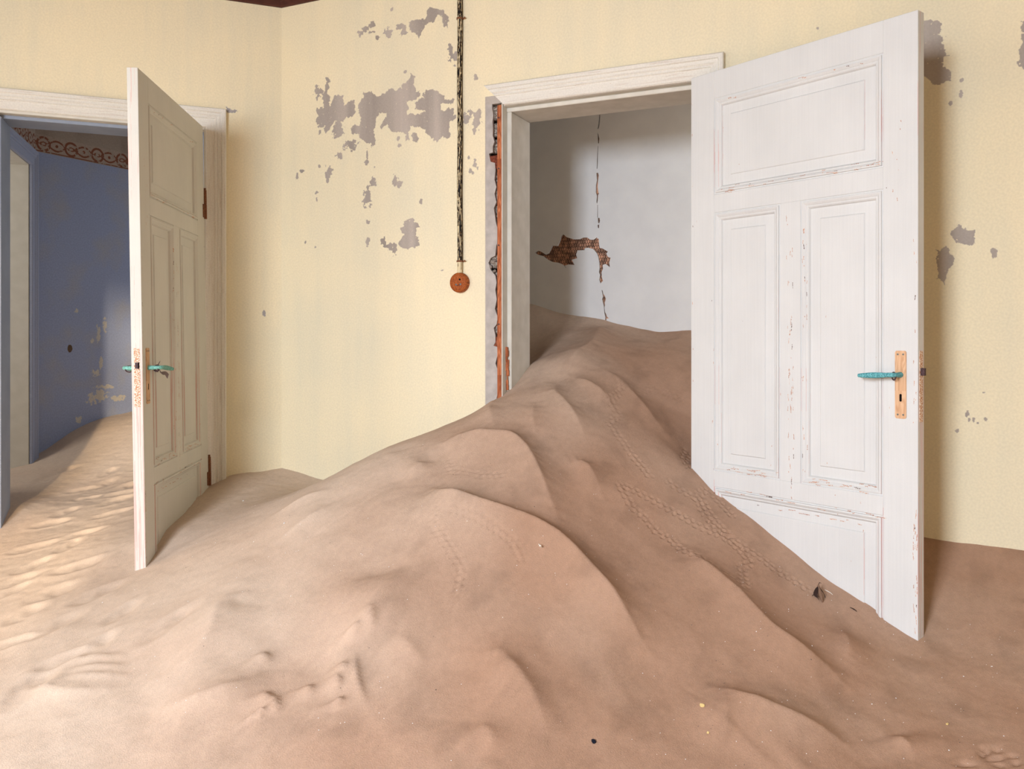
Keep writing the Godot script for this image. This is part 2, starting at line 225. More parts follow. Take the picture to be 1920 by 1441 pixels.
# ------------------------------------------------------------------ shapes
class Shape:
	var v := PackedVector3Array()
	var n := PackedVector3Array()
	var t := PackedVector2Array()
	var xf := Transform3D()
	var how := 0                 # 0: metres by the face's direction, 1: door, 2: a wall panel
	var span := Rect2(0, 0, 1, 1)

	func place(p: Vector3, nn: Vector3) -> Vector2:
		if how == 1:
			if absf(nn.x) > 0.7: return Vector2((1.02 + p.z) / 1.1, 1.0 - p.y / 2.26)
			return Vector2((p.x + 0.01) / 1.1, 1.0 - p.y / 2.26)
		if how == 2: return Vector2((p.x - span.position.x) / span.size.x, 1.0 - (p.y - span.position.y) / span.size.y)
		var a := nn.abs()
		if a.x > a.y and a.x > a.z: return Vector2(p.z, -p.y)
		if a.y > a.z: return Vector2(p.x, p.z)
		return Vector2(p.x, -p.y)

	func tri(a: Vector3, b: Vector3, c: Vector3) -> void:
		var nn := (c - a).cross(b - a)
		if nn.length_squared() < 1e-16: return
		nn = nn.normalized()
		for p in [a, b, c]:
			v.append(xf * p)
			n.append((xf.basis * nn).normalized())
			t.append(place(p, nn))

	func tri_out(a: Vector3, b: Vector3, c: Vector3, out: Vector3) -> void:
		if (c - a).cross(b - a).dot(out) < 0: tri(a, c, b)
		else: tri(a, b, c)

	func quad_out(a: Vector3, b: Vector3, c: Vector3, d: Vector3, out: Vector3) -> void:
		tri_out(a, b, c, out)
		tri_out(a, c, d, out)

	func smooth(p: Array, nn: Array, uv: Array) -> void:      # a quad with its own normals, whichever way round
		var flip: bool = ((p[2] - p[0]) as Vector3).cross(p[1] - p[0]).dot(nn[0] + nn[2]) < 0
		for k in ([0, 2, 1, 0, 3, 2] if flip else [0, 1, 2, 0, 2, 3]):
			v.append(xf * (p[k] as Vector3))
			n.append((xf.basis * (nn[k] as Vector3)).normalized())
			t.append(uv[k])

	func box(lo: Vector3, hi: Vector3, bevel := 0.0) -> Shape:
		var m := (lo + hi) / 2
		var h := (hi - lo) / 2
		var b: float = minf(bevel, minf(h.x, minf(h.y, h.z)) * 0.9)
		for ax in 3:
			var i := (ax + 1) % 3
			var j := (ax + 2) % 3
			for s in [-1.0, 1.0]:
				var q := []
				for c in [[-1, -1], [1, -1], [1, 1], [-1, 1]]:
					var p := m
					p[ax] += s * h[ax]
					p[i] += c[0] * (h[i] - b)
					p[j] += c[1] * (h[j] - b)
					q.append(p)
				var out := Vector3.ZERO
				out[ax] = s
				quad_out(q[0], q[1], q[2], q[3], out)
		if b <= 0: return self
		for ax in 3:                       # the chamfers along each axis
			var i := (ax + 1) % 3
			var j := (ax + 2) % 3
			for c in [[-1, -1], [1, -1], [1, 1], [-1, 1]]:
				var q := []
				for e in [[-1, 0], [1, 0], [1, 1], [-1, 1]]:
					var p := m
					p[ax] += e[0] * (h[ax] - b)
					p[i] += c[0] * (h[i] - (b if e[1] else 0.0))
					p[j] += c[1] * (h[j] - (0.0 if e[1] else b))
					q.append(p)
				var out := Vector3.ZERO
				out[i] = c[0]
				out[j] = c[1]
				quad_out(q[0], q[1], q[2], q[3], out)
		for sx in [-1, 1]:
			for sy in [-1, 1]:
				for sz in [-1, 1]:
					var s := Vector3(sx, sy, sz)
					var k := m + s * h
					tri_out(k - Vector3(0, sy * b, sz * b), k - Vector3(sx * b, 0, sz * b), k - Vector3(sx * b, sy * b, 0), s)
		return self

	func prism(outline: PackedVector2Array, z0: float, z1: float) -> Shape:   # z1 in front
		var ids := Geometry2D.triangulate_polygon(outline)
		for k in range(0, ids.size(), 3):
			for z in [z0, z1]:
				var a := outline[ids[k]]
				var b := outline[ids[k + 1]]
				var c := outline[ids[k + 2]]
				tri_out(Vector3(a.x, a.y, z), Vector3(b.x, b.y, z), Vector3(c.x, c.y, z), Vector3(0, 0, 1.0 if z == z1 else -1.0))
		var turn := -1.0 if Geometry2D.is_polygon_clockwise(outline) else 1.0
		for k in outline.size():
			var a := outline[k]
			var b := outline[(k + 1) % outline.size()]
			var d := (b - a) * turn
			quad_out(Vector3(a.x, a.y, z0), Vector3(b.x, b.y, z0), Vector3(b.x, b.y, z1), Vector3(a.x, a.y, z1), Vector3(d.y, -d.x, 0))
		return self

	# a mitred moulding round an oblong; profile of (inset from the oblong, height above it)
	func frame(x0: float, y0: float, x1: float, y1: float, prof: Array, z: float, side := 1.0) -> Shape:
		for k in prof.size() - 1:
			var p: Vector2 = prof[k]
			var q: Vector2 = prof[k + 1]
			var a := [Vector3(x0 + p.x, y0 + p.x, z + side * p.y), Vector3(x1 - p.x, y0 + p.x, z + side * p.y), Vector3(x1 - p.x, y1 - p.x, z + side * p.y), Vector3(x0 + p.x, y1 - p.x, z + side * p.y)]
			var b := [Vector3(x0 + q.x, y0 + q.x, z + side * q.y), Vector3(x1 - q.x, y0 + q.x, z + side * q.y), Vector3(x1 - q.x, y1 - q.x, z + side * q.y), Vector3(x0 + q.x, y1 - q.x, z + side * q.y)]
			var inward := [Vector3.UP, Vector3.LEFT, Vector3.DOWN, Vector3.RIGHT]
			for s in 4:
				var out: Vector3 = inward[s] * (p.y - q.y) + Vector3(0, 0, side) * (q.x - p.x)
				quad_out(a[s], a[(s + 1) % 4], b[(s + 1) % 4], b[s], out)
		return self

	func tube(path: Array, radii: Array, sides := 12, ref := Vector3.UP, caps := true) -> Shape:
		var rings := []
		var length := 0.0
		for k in path.size():
			var d: Vector3 = (path[mini(k + 1, path.size() - 1)] - path[maxi(k - 1, 0)]).normalized()
			var a := ref - d * ref.dot(d)
			if a.length() < 0.01: a = d.cross(Vector3.RIGHT)
			a = a.normalized()
			var b := d.cross(a)
			var r: Vector2 = radii[k] if radii[k] is Vector2 else Vector2(radii[k], radii[k])
			if k: length += (path[k] as Vector3).distance_to(path[k - 1])
			var ring := []
			for s in sides + 1:
				var w := TAU * s / sides
				ring.append([path[k] + a * cos(w) * r.x + b * sin(w) * r.y, (a * cos(w) / r.x + b * sin(w) / r.y).normalized(), Vector2(float(s) / sides, length)])
			rings.append(ring)
		for k in rings.size() - 1:
			for s in sides:
				var c := [rings[k][s], rings[k][s + 1], rings[k + 1][s + 1], rings[k + 1][s]]
				smooth([c[0][0], c[1][0], c[2][0], c[3][0]], [c[0][1], c[1][1], c[2][1], c[3][1]], [c[0][2], c[1][2], c[2][2], c[3][2]])
		if caps:
			for e in [0, rings.size() - 1]:
				var out: Vector3 = path[e] - path[1 if e == 0 else e - 1]
				for s in sides: tri_out(path[e], rings[e][s][0], rings[e][s + 1][0], out)
		return self

	func lathe(prof: Array, sides := 32) -> Shape:             # (radius, height) about the z axis
		for k in prof.size() - 1:
			var p: Vector2 = prof[k]
			var q: Vector2 = prof[k + 1]
			var d := (q - p).normalized()
			for s in sides:
				var c := []
				for e in [[p, s], [p, s + 1], [q, s + 1], [q, s]]:
					var w: float = TAU * e[1] / sides
					c.append([Vector3(e[0].x * cos(w), e[0].x * sin(w), e[0].y), Vector3(d.y * cos(w), d.y * sin(w), -d.x), Vector2(0.5 + e[0].x * cos(w) * 5, 0.5 - e[0].x * sin(w) * 5)])
				smooth([c[0][0], c[1][0], c[2][0], c[3][0]], [c[0][1], c[1][1], c[2][1], c[3][1]], [c[0][2], c[1][2], c[2][2], c[3][2]])
		return self

	func mesh() -> ArrayMesh:
		var m := ArrayMesh.new()
		var a := []
		a.resize(Mesh.ARRAY_MAX)
		a[Mesh.ARRAY_VERTEX] = v
		a[Mesh.ARRAY_NORMAL] = n
		a[Mesh.ARRAY_TEX_UV] = t
		m.add_surface_from_arrays(Mesh.PRIMITIVE_TRIANGLES, a)
		return m


func shape(xf := Transform3D(), how := 0, span := Rect2(0, 0, 1, 1)) -> Shape:
	var s := Shape.new()
	s.xf = xf
	s.how = how
	s.span = span
	return s


func put(called: String, s: Shape, m: Material, parent: Node = self) -> MeshInstance3D:
	var o := MeshInstance3D.new()
	o.name = called
	o.mesh = s.mesh()
	o.material_override = m
	parent.add_child(o, true)
	return o


func base(called: String, xf := Transform3D(), parent: Node = self) -> Node3D:
	var o := Node3D.new()
	o.name = called
	o.transform = xf
	parent.add_child(o, true)
	return o


func tag(o: Node, label: String, category := "", group := "", kind := "") -> Node:
	o.set_meta("label", label)
	if category: o.set_meta("category", category)
	if group: o.set_meta("group", group)
	if kind: o.set_meta("kind", kind)
	return o


func outline(list: Array) -> PackedVector2Array:
	var p := PackedVector2Array()
	for k in range(0, list.size() - 1, 2): p.append(Vector2(list[k], list[k + 1]))
	return p


# ------------------------------------------------------------------ surfaces
func noise(seed_: int, freq: float, octaves := 4, kind := FastNoiseLite.TYPE_SIMPLEX_SMOOTH) -> FastNoiseLite:
	var f := FastNoiseLite.new()
	f.seed = seed_
	f.frequency = freq
	f.noise_type = kind
	f.fractal_octaves = octaves
	return f


func grey(f: FastNoiseLite, w: int, h: int, seamless := false) -> PackedByteArray:
	var i: Image = f.get_seamless_image(w, h) if seamless else f.get_image(w, h, false, false, true)
	i.convert(Image.FORMAT_L8)
	return i.get_data()


func streaks(seed_: int, w: int, h: int, fx: float, squash: int) -> PackedByteArray:   # noise drawn out downwards
	var i: Image = noise(seed_, fx, 3).get_image(w, maxi(2, h / squash), false, false, true)
	i.convert(Image.FORMAT_L8)
	i.resize(w, h, Image.INTERPOLATE_BILINEAR)
	return i.get_data()


func picture(data: PackedByteArray, w: int, h: int, format := Image.FORMAT_RGB8) -> ImageTexture:
	var i := Image.create_from_data(w, h, false, format, data)
	i.generate_mipmaps()
	return ImageTexture.create_from_image(i)


func material(c: Color, rough := 0.9, tex: Texture2D = null, tri := 0.0) -> StandardMaterial3D:
	var m := StandardMaterial3D.new()
	m.albedo_color = c
	m.roughness = rough
	m.metallic_specular = 0.3
	if tex: m.albedo_texture = tex
	if tri > 0:
		m.uv1_triplanar = true
		m.uv1_scale = Vector3.ONE * tri
	return m


func mottle(seed_: int, freq: float, low: Color, high: Color, size := 512, contrast := 1.0) -> ImageTexture:
	var g := grey(noise(seed_, freq, 5), size, size, true)
	var d := PackedByteArray()
	d.resize(size * size * 3)
	for k in size * size:
		var x := clampf((g[k] / 255.0 - 0.5) * contrast + 0.5, 0, 1)
		d[k * 3] = int(lerpf(low.r, high.r, x) * 255)
		d[k * 3 + 1] = int(lerpf(low.g, high.g, x) * 255)
		d[k * 3 + 2] = int(lerpf(low.b, high.b, x) * 255)
	return picture(d, size, size)


func bumps(seed_: int, freq: float, strength: float, size := 512) -> ImageTexture:
	var i: Image = noise(seed_, freq, 4).get_seamless_image(size, size)
	i.convert(Image.FORMAT_L8)
	i.bump_map_to_normal_map(strength)
	i.generate_mipmaps()
	return ImageTexture.create_from_image(i)


# a limewashed wall: [base, tint of the worn streaks], peeled outlines and spots show the grey plaster beneath
func limewash(seed_: int, span: Rect2, w: int, h: int, paint: Color, worn: Color, plaster: Color, peeled: Array, spots: Array, bare_from := 9.0, bare_to := 9.0) -> StandardMaterial3D:
	var cloud := grey(noise(seed_, 3.0 / h, 4), w, h)
	var streak := streaks(seed_ + 1, w, h, 26.0 / w, 14)
	var fine := grey(noise(seed_ + 2, 0.2, 3), w, h)
	var d := PackedByteArray()
	d.resize(w * h * 3)
	var pr := paint.r * 255
	var pg := paint.g * 255
	var pb := paint.b * 255
	var wr := worn.r * 255 - pr
	var wg := worn.g * 255 - pg
	var wb := worn.b * 255 - pb
	var j := 0
	for k in w * h:
		var s := streak[k] / 255.0
		var x := clampf((s - 0.5) * 0.45 + (cloud[k] / 255.0 - 0.5) * 0.9 + 0.1, -0.15, 1.0)
		var g := 0.97 + 0.06 * fine[k] / 255.0
		d[j] = clampi(int((pr + wr * x) * g), 0, 255)
		d[j + 1] = clampi(int((pg + wg * x) * g), 0, 255)
		d[j + 2] = clampi(int((pb + wb * x) * g), 0, 255)
		j += 3
	var relief := PackedByteArray()
	relief.resize(w * h)
	relief.fill(255)
	var warp := noise(seed_ + 5, 22.0, 3)
	var tear := noise(seed_ + 6, 45.0, 3)
	var px := Vector2(span.size.x / w, span.size.y / h)
	for list in peeled:
		var o := outline(list)
		var lo := o[0]
		var hi := o[0]
		for p in o:
			lo = lo.min(p)
			hi = hi.max(p)
		for iy in range(clampi(int((span.end.y - hi.y - 0.02) / px.y), 0, h), clampi(int((span.end.y - lo.y + 0.02) / px.y), 0, h)):
			for ix in range(clampi(int((lo.x - 0.02 - span.position.x) / px.x), 0, w), clampi(int((hi.x + 0.02 - span.position.x) / px.x), 0, w)):
				var p := Vector2(span.position.x + (ix + 0.5) * px.x, span.end.y - (iy + 0.5) * px.y)
				var q := p + Vector2(warp.get_noise_2d(p.x, p.y), warp.get_noise_2d(p.x + 9, p.y)) * 0.012 + Vector2(tear.get_noise_2d(p.x, p.y), tear.get_noise_2d(p.x + 9, p.y)) * 0.006
				if Geometry2D.is_point_in_polygon(q, o) and tear.get_noise_2d(p.x * 1.3, p.y * 1.3 + 40) < 0.66: bare(d, relief, w, ix, iy, plaster, streak, fine)
	for b in spots:
		for iy in range(clampi(int((span.end.y - b[1] - b[3] * 1.6) / px.y), 0, h), clampi(int((span.end.y - b[1] + b[3] * 1.6) / px.y), 0, h)):
			for ix in range(clampi(int((b[0] - b[2] * 1.6 - span.position.x) / px.x), 0, w), clampi(int((b[0] + b[2] * 1.6 - span.position.x) / px.x), 0, w)):
				var p := Vector2(span.position.x + (ix + 0.5) * px.x, span.end.y - (iy + 0.5) * px.y)
				var r := Vector2((p.x - b[0]) / b[2], (p.y - b[1]) / b[3]).length()
				if r + warp.get_noise_2d(p.x * 1.2, p.y * 1.2) * 0.9 + tear.get_noise_2d(p.x, p.y) * 0.5 < 1.0: bare(d, relief, w, ix, iy, plaster, streak, fine)
	if bare_to < 9.0:
		for ix in range(clampi(int((bare_from - span.position.x) / px.x), 0, w), clampi(int((bare_to - span.position.x) / px.x), 0, w)):
			for iy in range(clampi(int((span.end.y - 2.3) / px.y), 0, h), h): bare(d, relief, w, ix, iy, plaster.lightened(0.12), streak, fine)
	var m := material(Color.WHITE, 0.95, picture(d, w, h))
	m.texture_repeat = false
	m.heightmap_enabled = true
	m.heightmap_scale = 0.12
	m.heightmap_texture = picture(relief, w, h, Image.FORMAT_L8)
	return m


func bare(d: PackedByteArray, relief: PackedByteArray, w: int, ix: int, iy: int, plaster: Color, streak: PackedByteArray, fine: PackedByteArray) -> void:
	var k := iy * w + ix
	var g := 0.86 + 0.22 * streak[k] / 255.0 + 0.06 * fine[k] / 255.0
	d[k * 3] = clampi(int(plaster.r * 255 * g), 0, 255)
	d[k * 3 + 1] = clampi(int(plaster.g * 255 * g), 0, 255)
	d[k * 3 + 2] = clampi(int(plaster.b * 255 * g), 0, 255)
	relief[k] = 90


func blue_wash() -> StandardMaterial3D:
	# blue to 2.36 m, a stencilled border of brown scrolls, bare distemper above; u runs 2 m along the wall
	var w := 1024
	var h := 1400
	var cloud := grey(noise(31, 0.006, 5), w, h)
	var fine := grey(noise(32, 0.15, 3), w, h)
	var wear := grey(noise(33, 0.05, 4), w, h)
	var d := PackedByteArray()
	d.resize(w * h * 3)
	var spots := [[0.44, 0.765, 0.075, 0.03], [0.40, 0.75, 0.04, 0.03], [0.50, 0.83, 0.07, 0.012], [0.46, 0.80, 0.03, 0.03], [0.60, 0.745, 0.06, 0.016], [0.42, 0.93, 0.03, 0.02], [0.46, 1.0, 0.012, 0.05], [0.44, 1.2, 0.014, 0.05], [0.49, 1.25, 0.012, 0.05], [0.40, 1.15, 0.012, 0.02], [0.30, 0.62, 0.02, 0.02], [0.28, 1.35, 0.012, 0.012]]
	for iy in h:
		var y := CEILING * (1.0 - (iy + 0.5) / h)
		for ix in w:
			var x := 2.0 * (ix + 0.5) / w
			var k := iy * w + ix
			var c := cloud[k] / 255.0
			var f := fine[k] / 255.0
			var e := wear[k] / 255.0
			var col := Color(0.56, 0.60, 0.715).lerp(Color(0.60, 0.61, 0.66), clampf((c - 0.5) * 2.2, 0, 1))
			if y > 2.36:
				col = Color(0.60, 0.545, 0.50).lerp(Color(0.52, 0.46, 0.42), clampf((c - 0.45) * 2, 0, 1))
				if y < 2.475 and e < 0.66:
					var s := fmod(x, 0.19)
					var t := y - 2.418
					var on := absf(Vector2(s - 0.055, t).length() - 0.042) < 0.007 or absf(Vector2(s - 0.055, t * 1.8).length() - 0.02) < 0.006
					on = on or absf(absf(t) - 0.012 - 0.02 * cos((s - 0.145) * 32.0)) < 0.006 or Vector2(s - 0.145, t).length() < 0.010
					on = on or absf(t + 0.05) < 0.004
					if on: col = Color(0.47, 0.29, 0.22)
					elif t > -0.05: col = col.lerp(Color(0.66, 0.58, 0.53), 0.5)
			elif y < 1.5:
				for b in spots:
					var r := Vector2((x - b[0]) / b[2], (y - b[1]) / b[3]).length()
					if r < 1.4 and r + (e - 0.5) * 2.6 + (f - 0.5) * 0.8 < 0.95:
						col = Color(0.72, 0.70, 0.67)
				if Vector2(x - 0.235, (y - 1.098) * 0.8).length() + (e - 0.5) * 0.01 < 0.018: col = Color(0.36, 0.29, 0.23)
			col = col * (0.95 + 0.1 * f)
			d[k * 3] = clampi(int(col.r * 255), 0, 255)
			d[k * 3 + 1] = clampi(int(col.g * 255), 0, 255)
			d[k * 3 + 2] = clampi(int(col.b * 255), 0, 255)
	return material(Color.WHITE, 0.95, picture(d, w, h))


# old gloss paint on a panel door: worn to the wood along the mouldings and the edge
func door_picture() -> ImageTexture:
	var w := 1100
	var h := 1600
	var cloud := grey(noise(41, 0.004, 4), w, h)
	var streak := streaks(42, w, h, 0.11, 40)
	var fine := grey(noise(43, 0.25, 2), w, h)
	var d := PackedByteArray()
	d.resize(w * h * 3)
	for k in w * h:
		var g := 0.955 + 0.03 * cloud[k] / 255.0 + 0.02 * streak[k] / 255.0 + 0.015 * fine[k] / 255.0
		d[k * 3] = int(clampf(0.855 * g, 0, 1) * 255)
		d[k * 3 + 1] = int(clampf(0.855 * g, 0, 1) * 255)
		d[k * 3 + 2] = int(clampf(0.845 * g, 0, 1) * 255)
		var x := k % w
		if x > 995:                                        # the lock edge: grain showing through
			if streak[k] > 172 + int(40 * sin(k / w * 0.004)): d[k * 3 + 1] = 190; d[k * 3] = 216; d[k * 3 + 2] = 186
	var i := Image.create_from_data(w, h, false, Image.FORMAT_RGB8, d)
	# [x0, y0, x1, y1, how many, longest, upright]
	for z in [[0.44, 0.55, 0.472, 1.62, 52, 0.022, 1], [0.448, 0.85, 0.463, 1.25, 22, 0.03, 1], [0.17, 1.752, 0.8, 1.772, 26, 0.03, 0], [0.13, 1.745, 0.2, 1.765, 8, 0.03, 0], [0.62, 1.75, 0.8, 1.768, 10, 0.03, 0],
			[0.13, 0.648, 0.40, 0.672, 26, 0.035, 0], [0.52, 0.648, 0.80, 0.675, 26, 0.035, 0], [0.503, 0.65, 0.522, 1.6, 44, 0.02, 1], [0.13, 0.565, 0.8, 0.582, 22, 0.04, 0], [0.3, 0.53, 0.78, 0.54, 16, 0.03, 0],
			[0.902, 0.2, 0.918, 0.6, 36, 0.03, 1], [0.90, 0.75, 0.918, 1.5, 18, 0.02, 1], [0.83, 1.55, 0.86, 1.8, 8, 0.014, 1], [0.15, 2.105, 0.8, 2.118, 12, 0.02, 0], [0.0, 0.9, 0.012, 2.2, 16, 0.01, 1],
			[0.0, 0.3, 0.92, 2.2, 46, 0.008, 1], [0.75, 0.16, 0.81, 0.24, 14, 0.03, 0], [0.10, 0.64, 0.12, 1.6, 10, 0.012, 1]]:
		for c in int(z[4] * 0.65):
			var x := rng.randf_range(z[0], z[2])
			var y := rng.randf_range(z[1], z[3])
			var l: float = z[5] * rng.randf_range(0.15, 1.0)
			var tint := Color(0.66, 0.44, 0.35).lerp(Color(0.82, 0.62, 0.50), rng.randf())
			if rng.randf() < 0.15: tint = Color(0.28, 0.17, 0.13)
			var steps := int(l / 0.0012) + 1
			var lean := rng.randf_range(-0.12, 0.12)
			for s in steps:
				var q := Vector2(x + lean * s * 0.0012, y + s * 0.0012) if z[6] else Vector2(x + s * 0.0012, y + lean * s * 0.0012)
				var at := Vector2i(int((q.x + 0.01) / 1.1 * w), int((1 - q.y / 2.26) * h))
				var fat := 1 if rng.randf() < 0.75 else 2
				if at.x > 0 and at.y > 0 and at.x < w - 3 and at.y < h - 3 and rng.randf() < 0.85: i.fill_rect(Rect2i(at, Vector2i(fat, fat)), tint)
	i.generate_mipmaps()
	return ImageTexture.create_from_image(i)


# u along the board, v across it: worn lines of red-brown undercoat
func trim_picture(base_c: Color, line_c: Color, seed_: int) -> ImageTexture:
	var w := 1024
	var h := 128
	var img: Image = noise(seed_, 0.12, 3).get_image(maxi(2, w / 32), h, false, false, true)
	img.convert(Image.FORMAT_L8)
	img.resize(w, h, Image.INTERPOLATE_BILINEAR)
	var s := img.get_data()
	var f := grey(noise(seed_ + 1, 0.09, 4), w, h)
	var d := PackedByteArray()
	d.resize(w * h * 3)
	for k in w * h:
		var x := clampf((s[k] / 255.0 - 0.68) * 1.2, 0, 0.16)
		if f[k] > 228: x = 0.6
		var c := base_c.lerp(line_c, x) * (0.96 + 0.06 * f[k] / 255.0)
		d[k * 3] = clampi(int(c.r * 255), 0, 255)
		d[k * 3 + 1] = clampi(int(c.g * 255), 0, 255)
		d[k * 3 + 2] = clampi(int(c.b * 255), 0, 255)
	return picture(d, w, h)


func wood_picture(a: Color, b: Color, seed_: int) -> ImageTexture:     # grain up and down
	var w := 256
	var h := 1024
	var s := streaks(seed_, w, h, 0.07, 30)
	var f := streaks(seed_ + 1, w, h, 0.3, 60)
	var d := PackedByteArray()
	d.resize(w * h * 3)
	for k in w * h:
		var x := clampf(0.5 + 0.5 * sin(s[k] * 0.16) * 0.7 + (f[k] / 255.0 - 0.5) * 0.8, 0, 1)
		var c := a.lerp(b, x)
		d[k * 3] = int(c.r * 255)
		d[k * 3 + 1] = int(c.g * 255)
		d[k * 3 + 2] = int(c.b * 255)
	return picture(d, w, h)


func conduit_picture() -> ImageTexture:       # black pipe with cream paint left on it in flecks
	var w := 128
	var h := 2048
	var s := streaks(61, w, h, 0.11, 14)
	var f := streaks(62, w, h, 0.16, 5)
	var d := PackedByteArray()
	d.resize(w * h * 3)
	for k in w * h:
		var y := float(k / w) / h                 # runs from the disc upwards
		var side := absf(float(k % w) / w - 0.62)
		var x := s[k] / 255.0 * 0.6 + f[k] / 255.0 * 0.5 - side * 0.25
		var c := Color(0.10, 0.085, 0.08)
		if y < 0.038: x += 0.25
		if x > 0.57: c = Color(0.86, 0.80, 0.66)
		elif x > 0.535: c = Color(0.52, 0.36, 0.16)
		elif x < 0.34: c = Color(0.055, 0.055, 0.07)
		d[k * 3] = int(c.r * 255)
		d[k * 3 + 1] = int(c.g * 255)
		d[k * 3 + 2] = int(c.b * 255)
	return picture(d, w, h)


func make_materials() -> void:
	mats.wall = material(Color("ead9b4"), 0.95, mottle(11, 0.01, Color(0.94, 0.94, 0.95), Color.WHITE), 0.5)
	mats.wall_back = limewash(101, Rect2(-3.0, 0.2, 3.6, 2.88), 1560, 1248, Color(0.93, 0.882, 0.76), Color(0.87, 0.845, 0.752), Color(0.675, 0.635, 0.60), PEELED, PEELED_SPOTS, -1.725, -1.64)
	mats.wall_left = limewash(131, Rect2(-1.7, 0.2, 1.75, 2.88), 760, 1248, Color(0.93, 0.882, 0.76), Color(0.87, 0.845, 0.752), Color(0.64, 0.62, 0.62), [], [[-0.265, 2.345, 0.03, 0.012], [-0.09, 1.3, 0.008, 0.012]])
	mats.grey_plaster = material(Color(0.90, 0.895, 0.89), 0.95, mottle(12, 0.012, Color(0.96, 0.96, 0.965), Color.WHITE, 512, 1.0), 0.7)
	mats.skin = material(Color(0.76, 0.735, 0.715), 0.95, mottle(13, 0.02, Color(0.86, 0.85, 0.85), Color.WHITE), 1.5)
	mats.blue = blue_wash()
	mats.blue_wood = material(Color(0.60, 0.635, 0.70), 0.7, mottle(14, 0.01, Color(0.9, 0.9, 0.9), Color.WHITE), 0.8)
	mats.jamb = material(Color(0.86, 0.845, 0.81), 0.7, mottle(15, 0.02, Color(0.93, 0.93, 0.92), Color.WHITE), 1.0)
	mats.white_edge = material(Color(0.93, 0.93, 0.93), 0.6, mottle(16, 0.03, Color(0.80, 0.70, 0.66), Color.WHITE, 256, 2.5), 3.0)
	mats.trim = material(Color.WHITE, 0.65, trim_picture(Color(0.90, 0.885, 0.85), Color(0.62, 0.50, 0.42), 21))
	mats.trim_blue = material(Color.WHITE, 0.7, trim_picture(Color(0.60, 0.63, 0.72), Color(0.72, 0.70, 0.72), 24))
	var dp := door_picture()
	mats.door_paint = material(Color(0.985, 0.99, 1.0), 0.55, dp)
	mats.door_cream = material(Color(0.985, 0.975, 0.95), 0.55, dp)
	mats.brown = material(Color(0.36, 0.215, 0.175), 0.6, mottle(17, 0.02, Color(0.8, 0.8, 0.8), Color.WHITE), 2.0)
	mats.raw_wood = material(Color.WHITE, 0.8, wood_picture(Color(0.80, 0.50, 0.34), Color(0.55, 0.29, 0.18), 51))
	mats.plate = material(Color.WHITE, 0.65, wood_picture(Color(0.88, 0.74, 0.60), Color(0.78, 0.60, 0.46), 53))
	mats.brick = []
	for k in 3: mats.brick.append(material(Color(0.66, 0.40, 0.30).lerp(Color(0.55, 0.30, 0.23), k * 0.5), 0.95, mottle(18 + k, 0.05, Color(0.7, 0.7, 0.7), Color.WHITE, 256, 1.6), 5.0))
	mats.mortar = material(Color(0.74, 0.70, 0.66), 1.0, mottle(26, 0.06, Color(0.5, 0.48, 0.46), Color.WHITE, 256, 1.8), 6.0)
	mats.dark = material(Color(0.13, 0.10, 0.09), 1.0)
	mats.lath = material(Color(0.88, 0.66, 0.54), 0.95, mottle(27, 0.03, Color(0.66, 0.68, 0.70), Color.WHITE, 256, 2.2), 3.0)
	mats.wire = material(Color(0.20, 0.16, 0.15), 0.6)
	mats.conduit = material(Color.WHITE, 0.6, conduit_picture())
	mats.conduit.texture_repeat = true
	mats.rust = material(Color(0.68, 0.47, 0.34), 0.85, mottle(28, 0.05, Color(0.45, 0.4, 0.4), Color.WHITE, 256, 2.0), 20.0)
	mats.worn_rust = material(Color.WHITE, 0.8, mottle(29, 0.05, Color(0.74, 0.53, 0.40), Color(0.93, 0.89, 0.84), 256, 2.4), 9.0)
	mats.block = material(Color.WHITE, 0.55, wood_picture(Color(0.76, 0.42, 0.18), Color(0.44, 0.20, 0.09), 57))
	mats.patina = material(Color.WHITE, 0.6, mottle(34, 0.04, Color(0.25, 0.50, 0.53), Color(0.48, 0.76, 0.79), 256, 2.4), 14.0)
	mats.patina_green = material(Color.WHITE, 0.6, mottle(35, 0.04, Color(0.36, 0.58, 0.50), Color(0.55, 0.80, 0.78), 256, 2.0), 14.0)
	mats.iron = material(Color(0.38, 0.30, 0.31), 0.6, mottle(36, 0.05, Color(0.6, 0.55, 0.55), Color.WHITE, 256, 2.0), 20.0)
	mats.screw = material(Color(0.42, 0.45, 0.45), 0.5)
	mats.screw.metallic = 0.6
	mats.hole = material(Color(0.07, 0.05, 0.05), 1.0)
	mats.cloth = material(Color(0.50, 0.45, 0.45), 0.95)
	mats.boards = material(Color(0.56, 0.48, 0.42), 0.9, mottle(37, 0.02, Color(0.8, 0.8, 0.8), Color.WHITE), 1.0)
	mats.floor = material(Color(0.66, 0.53, 0.42), 1.0)


# ------------------------------------------------------------------ the room
func structure(called: String, s: Shape, m: Material, label: String, category := "wall") -> MeshInstance3D:
	var o := put(called, s, m)
	tag(o, label, category, "", "structure")
	return o


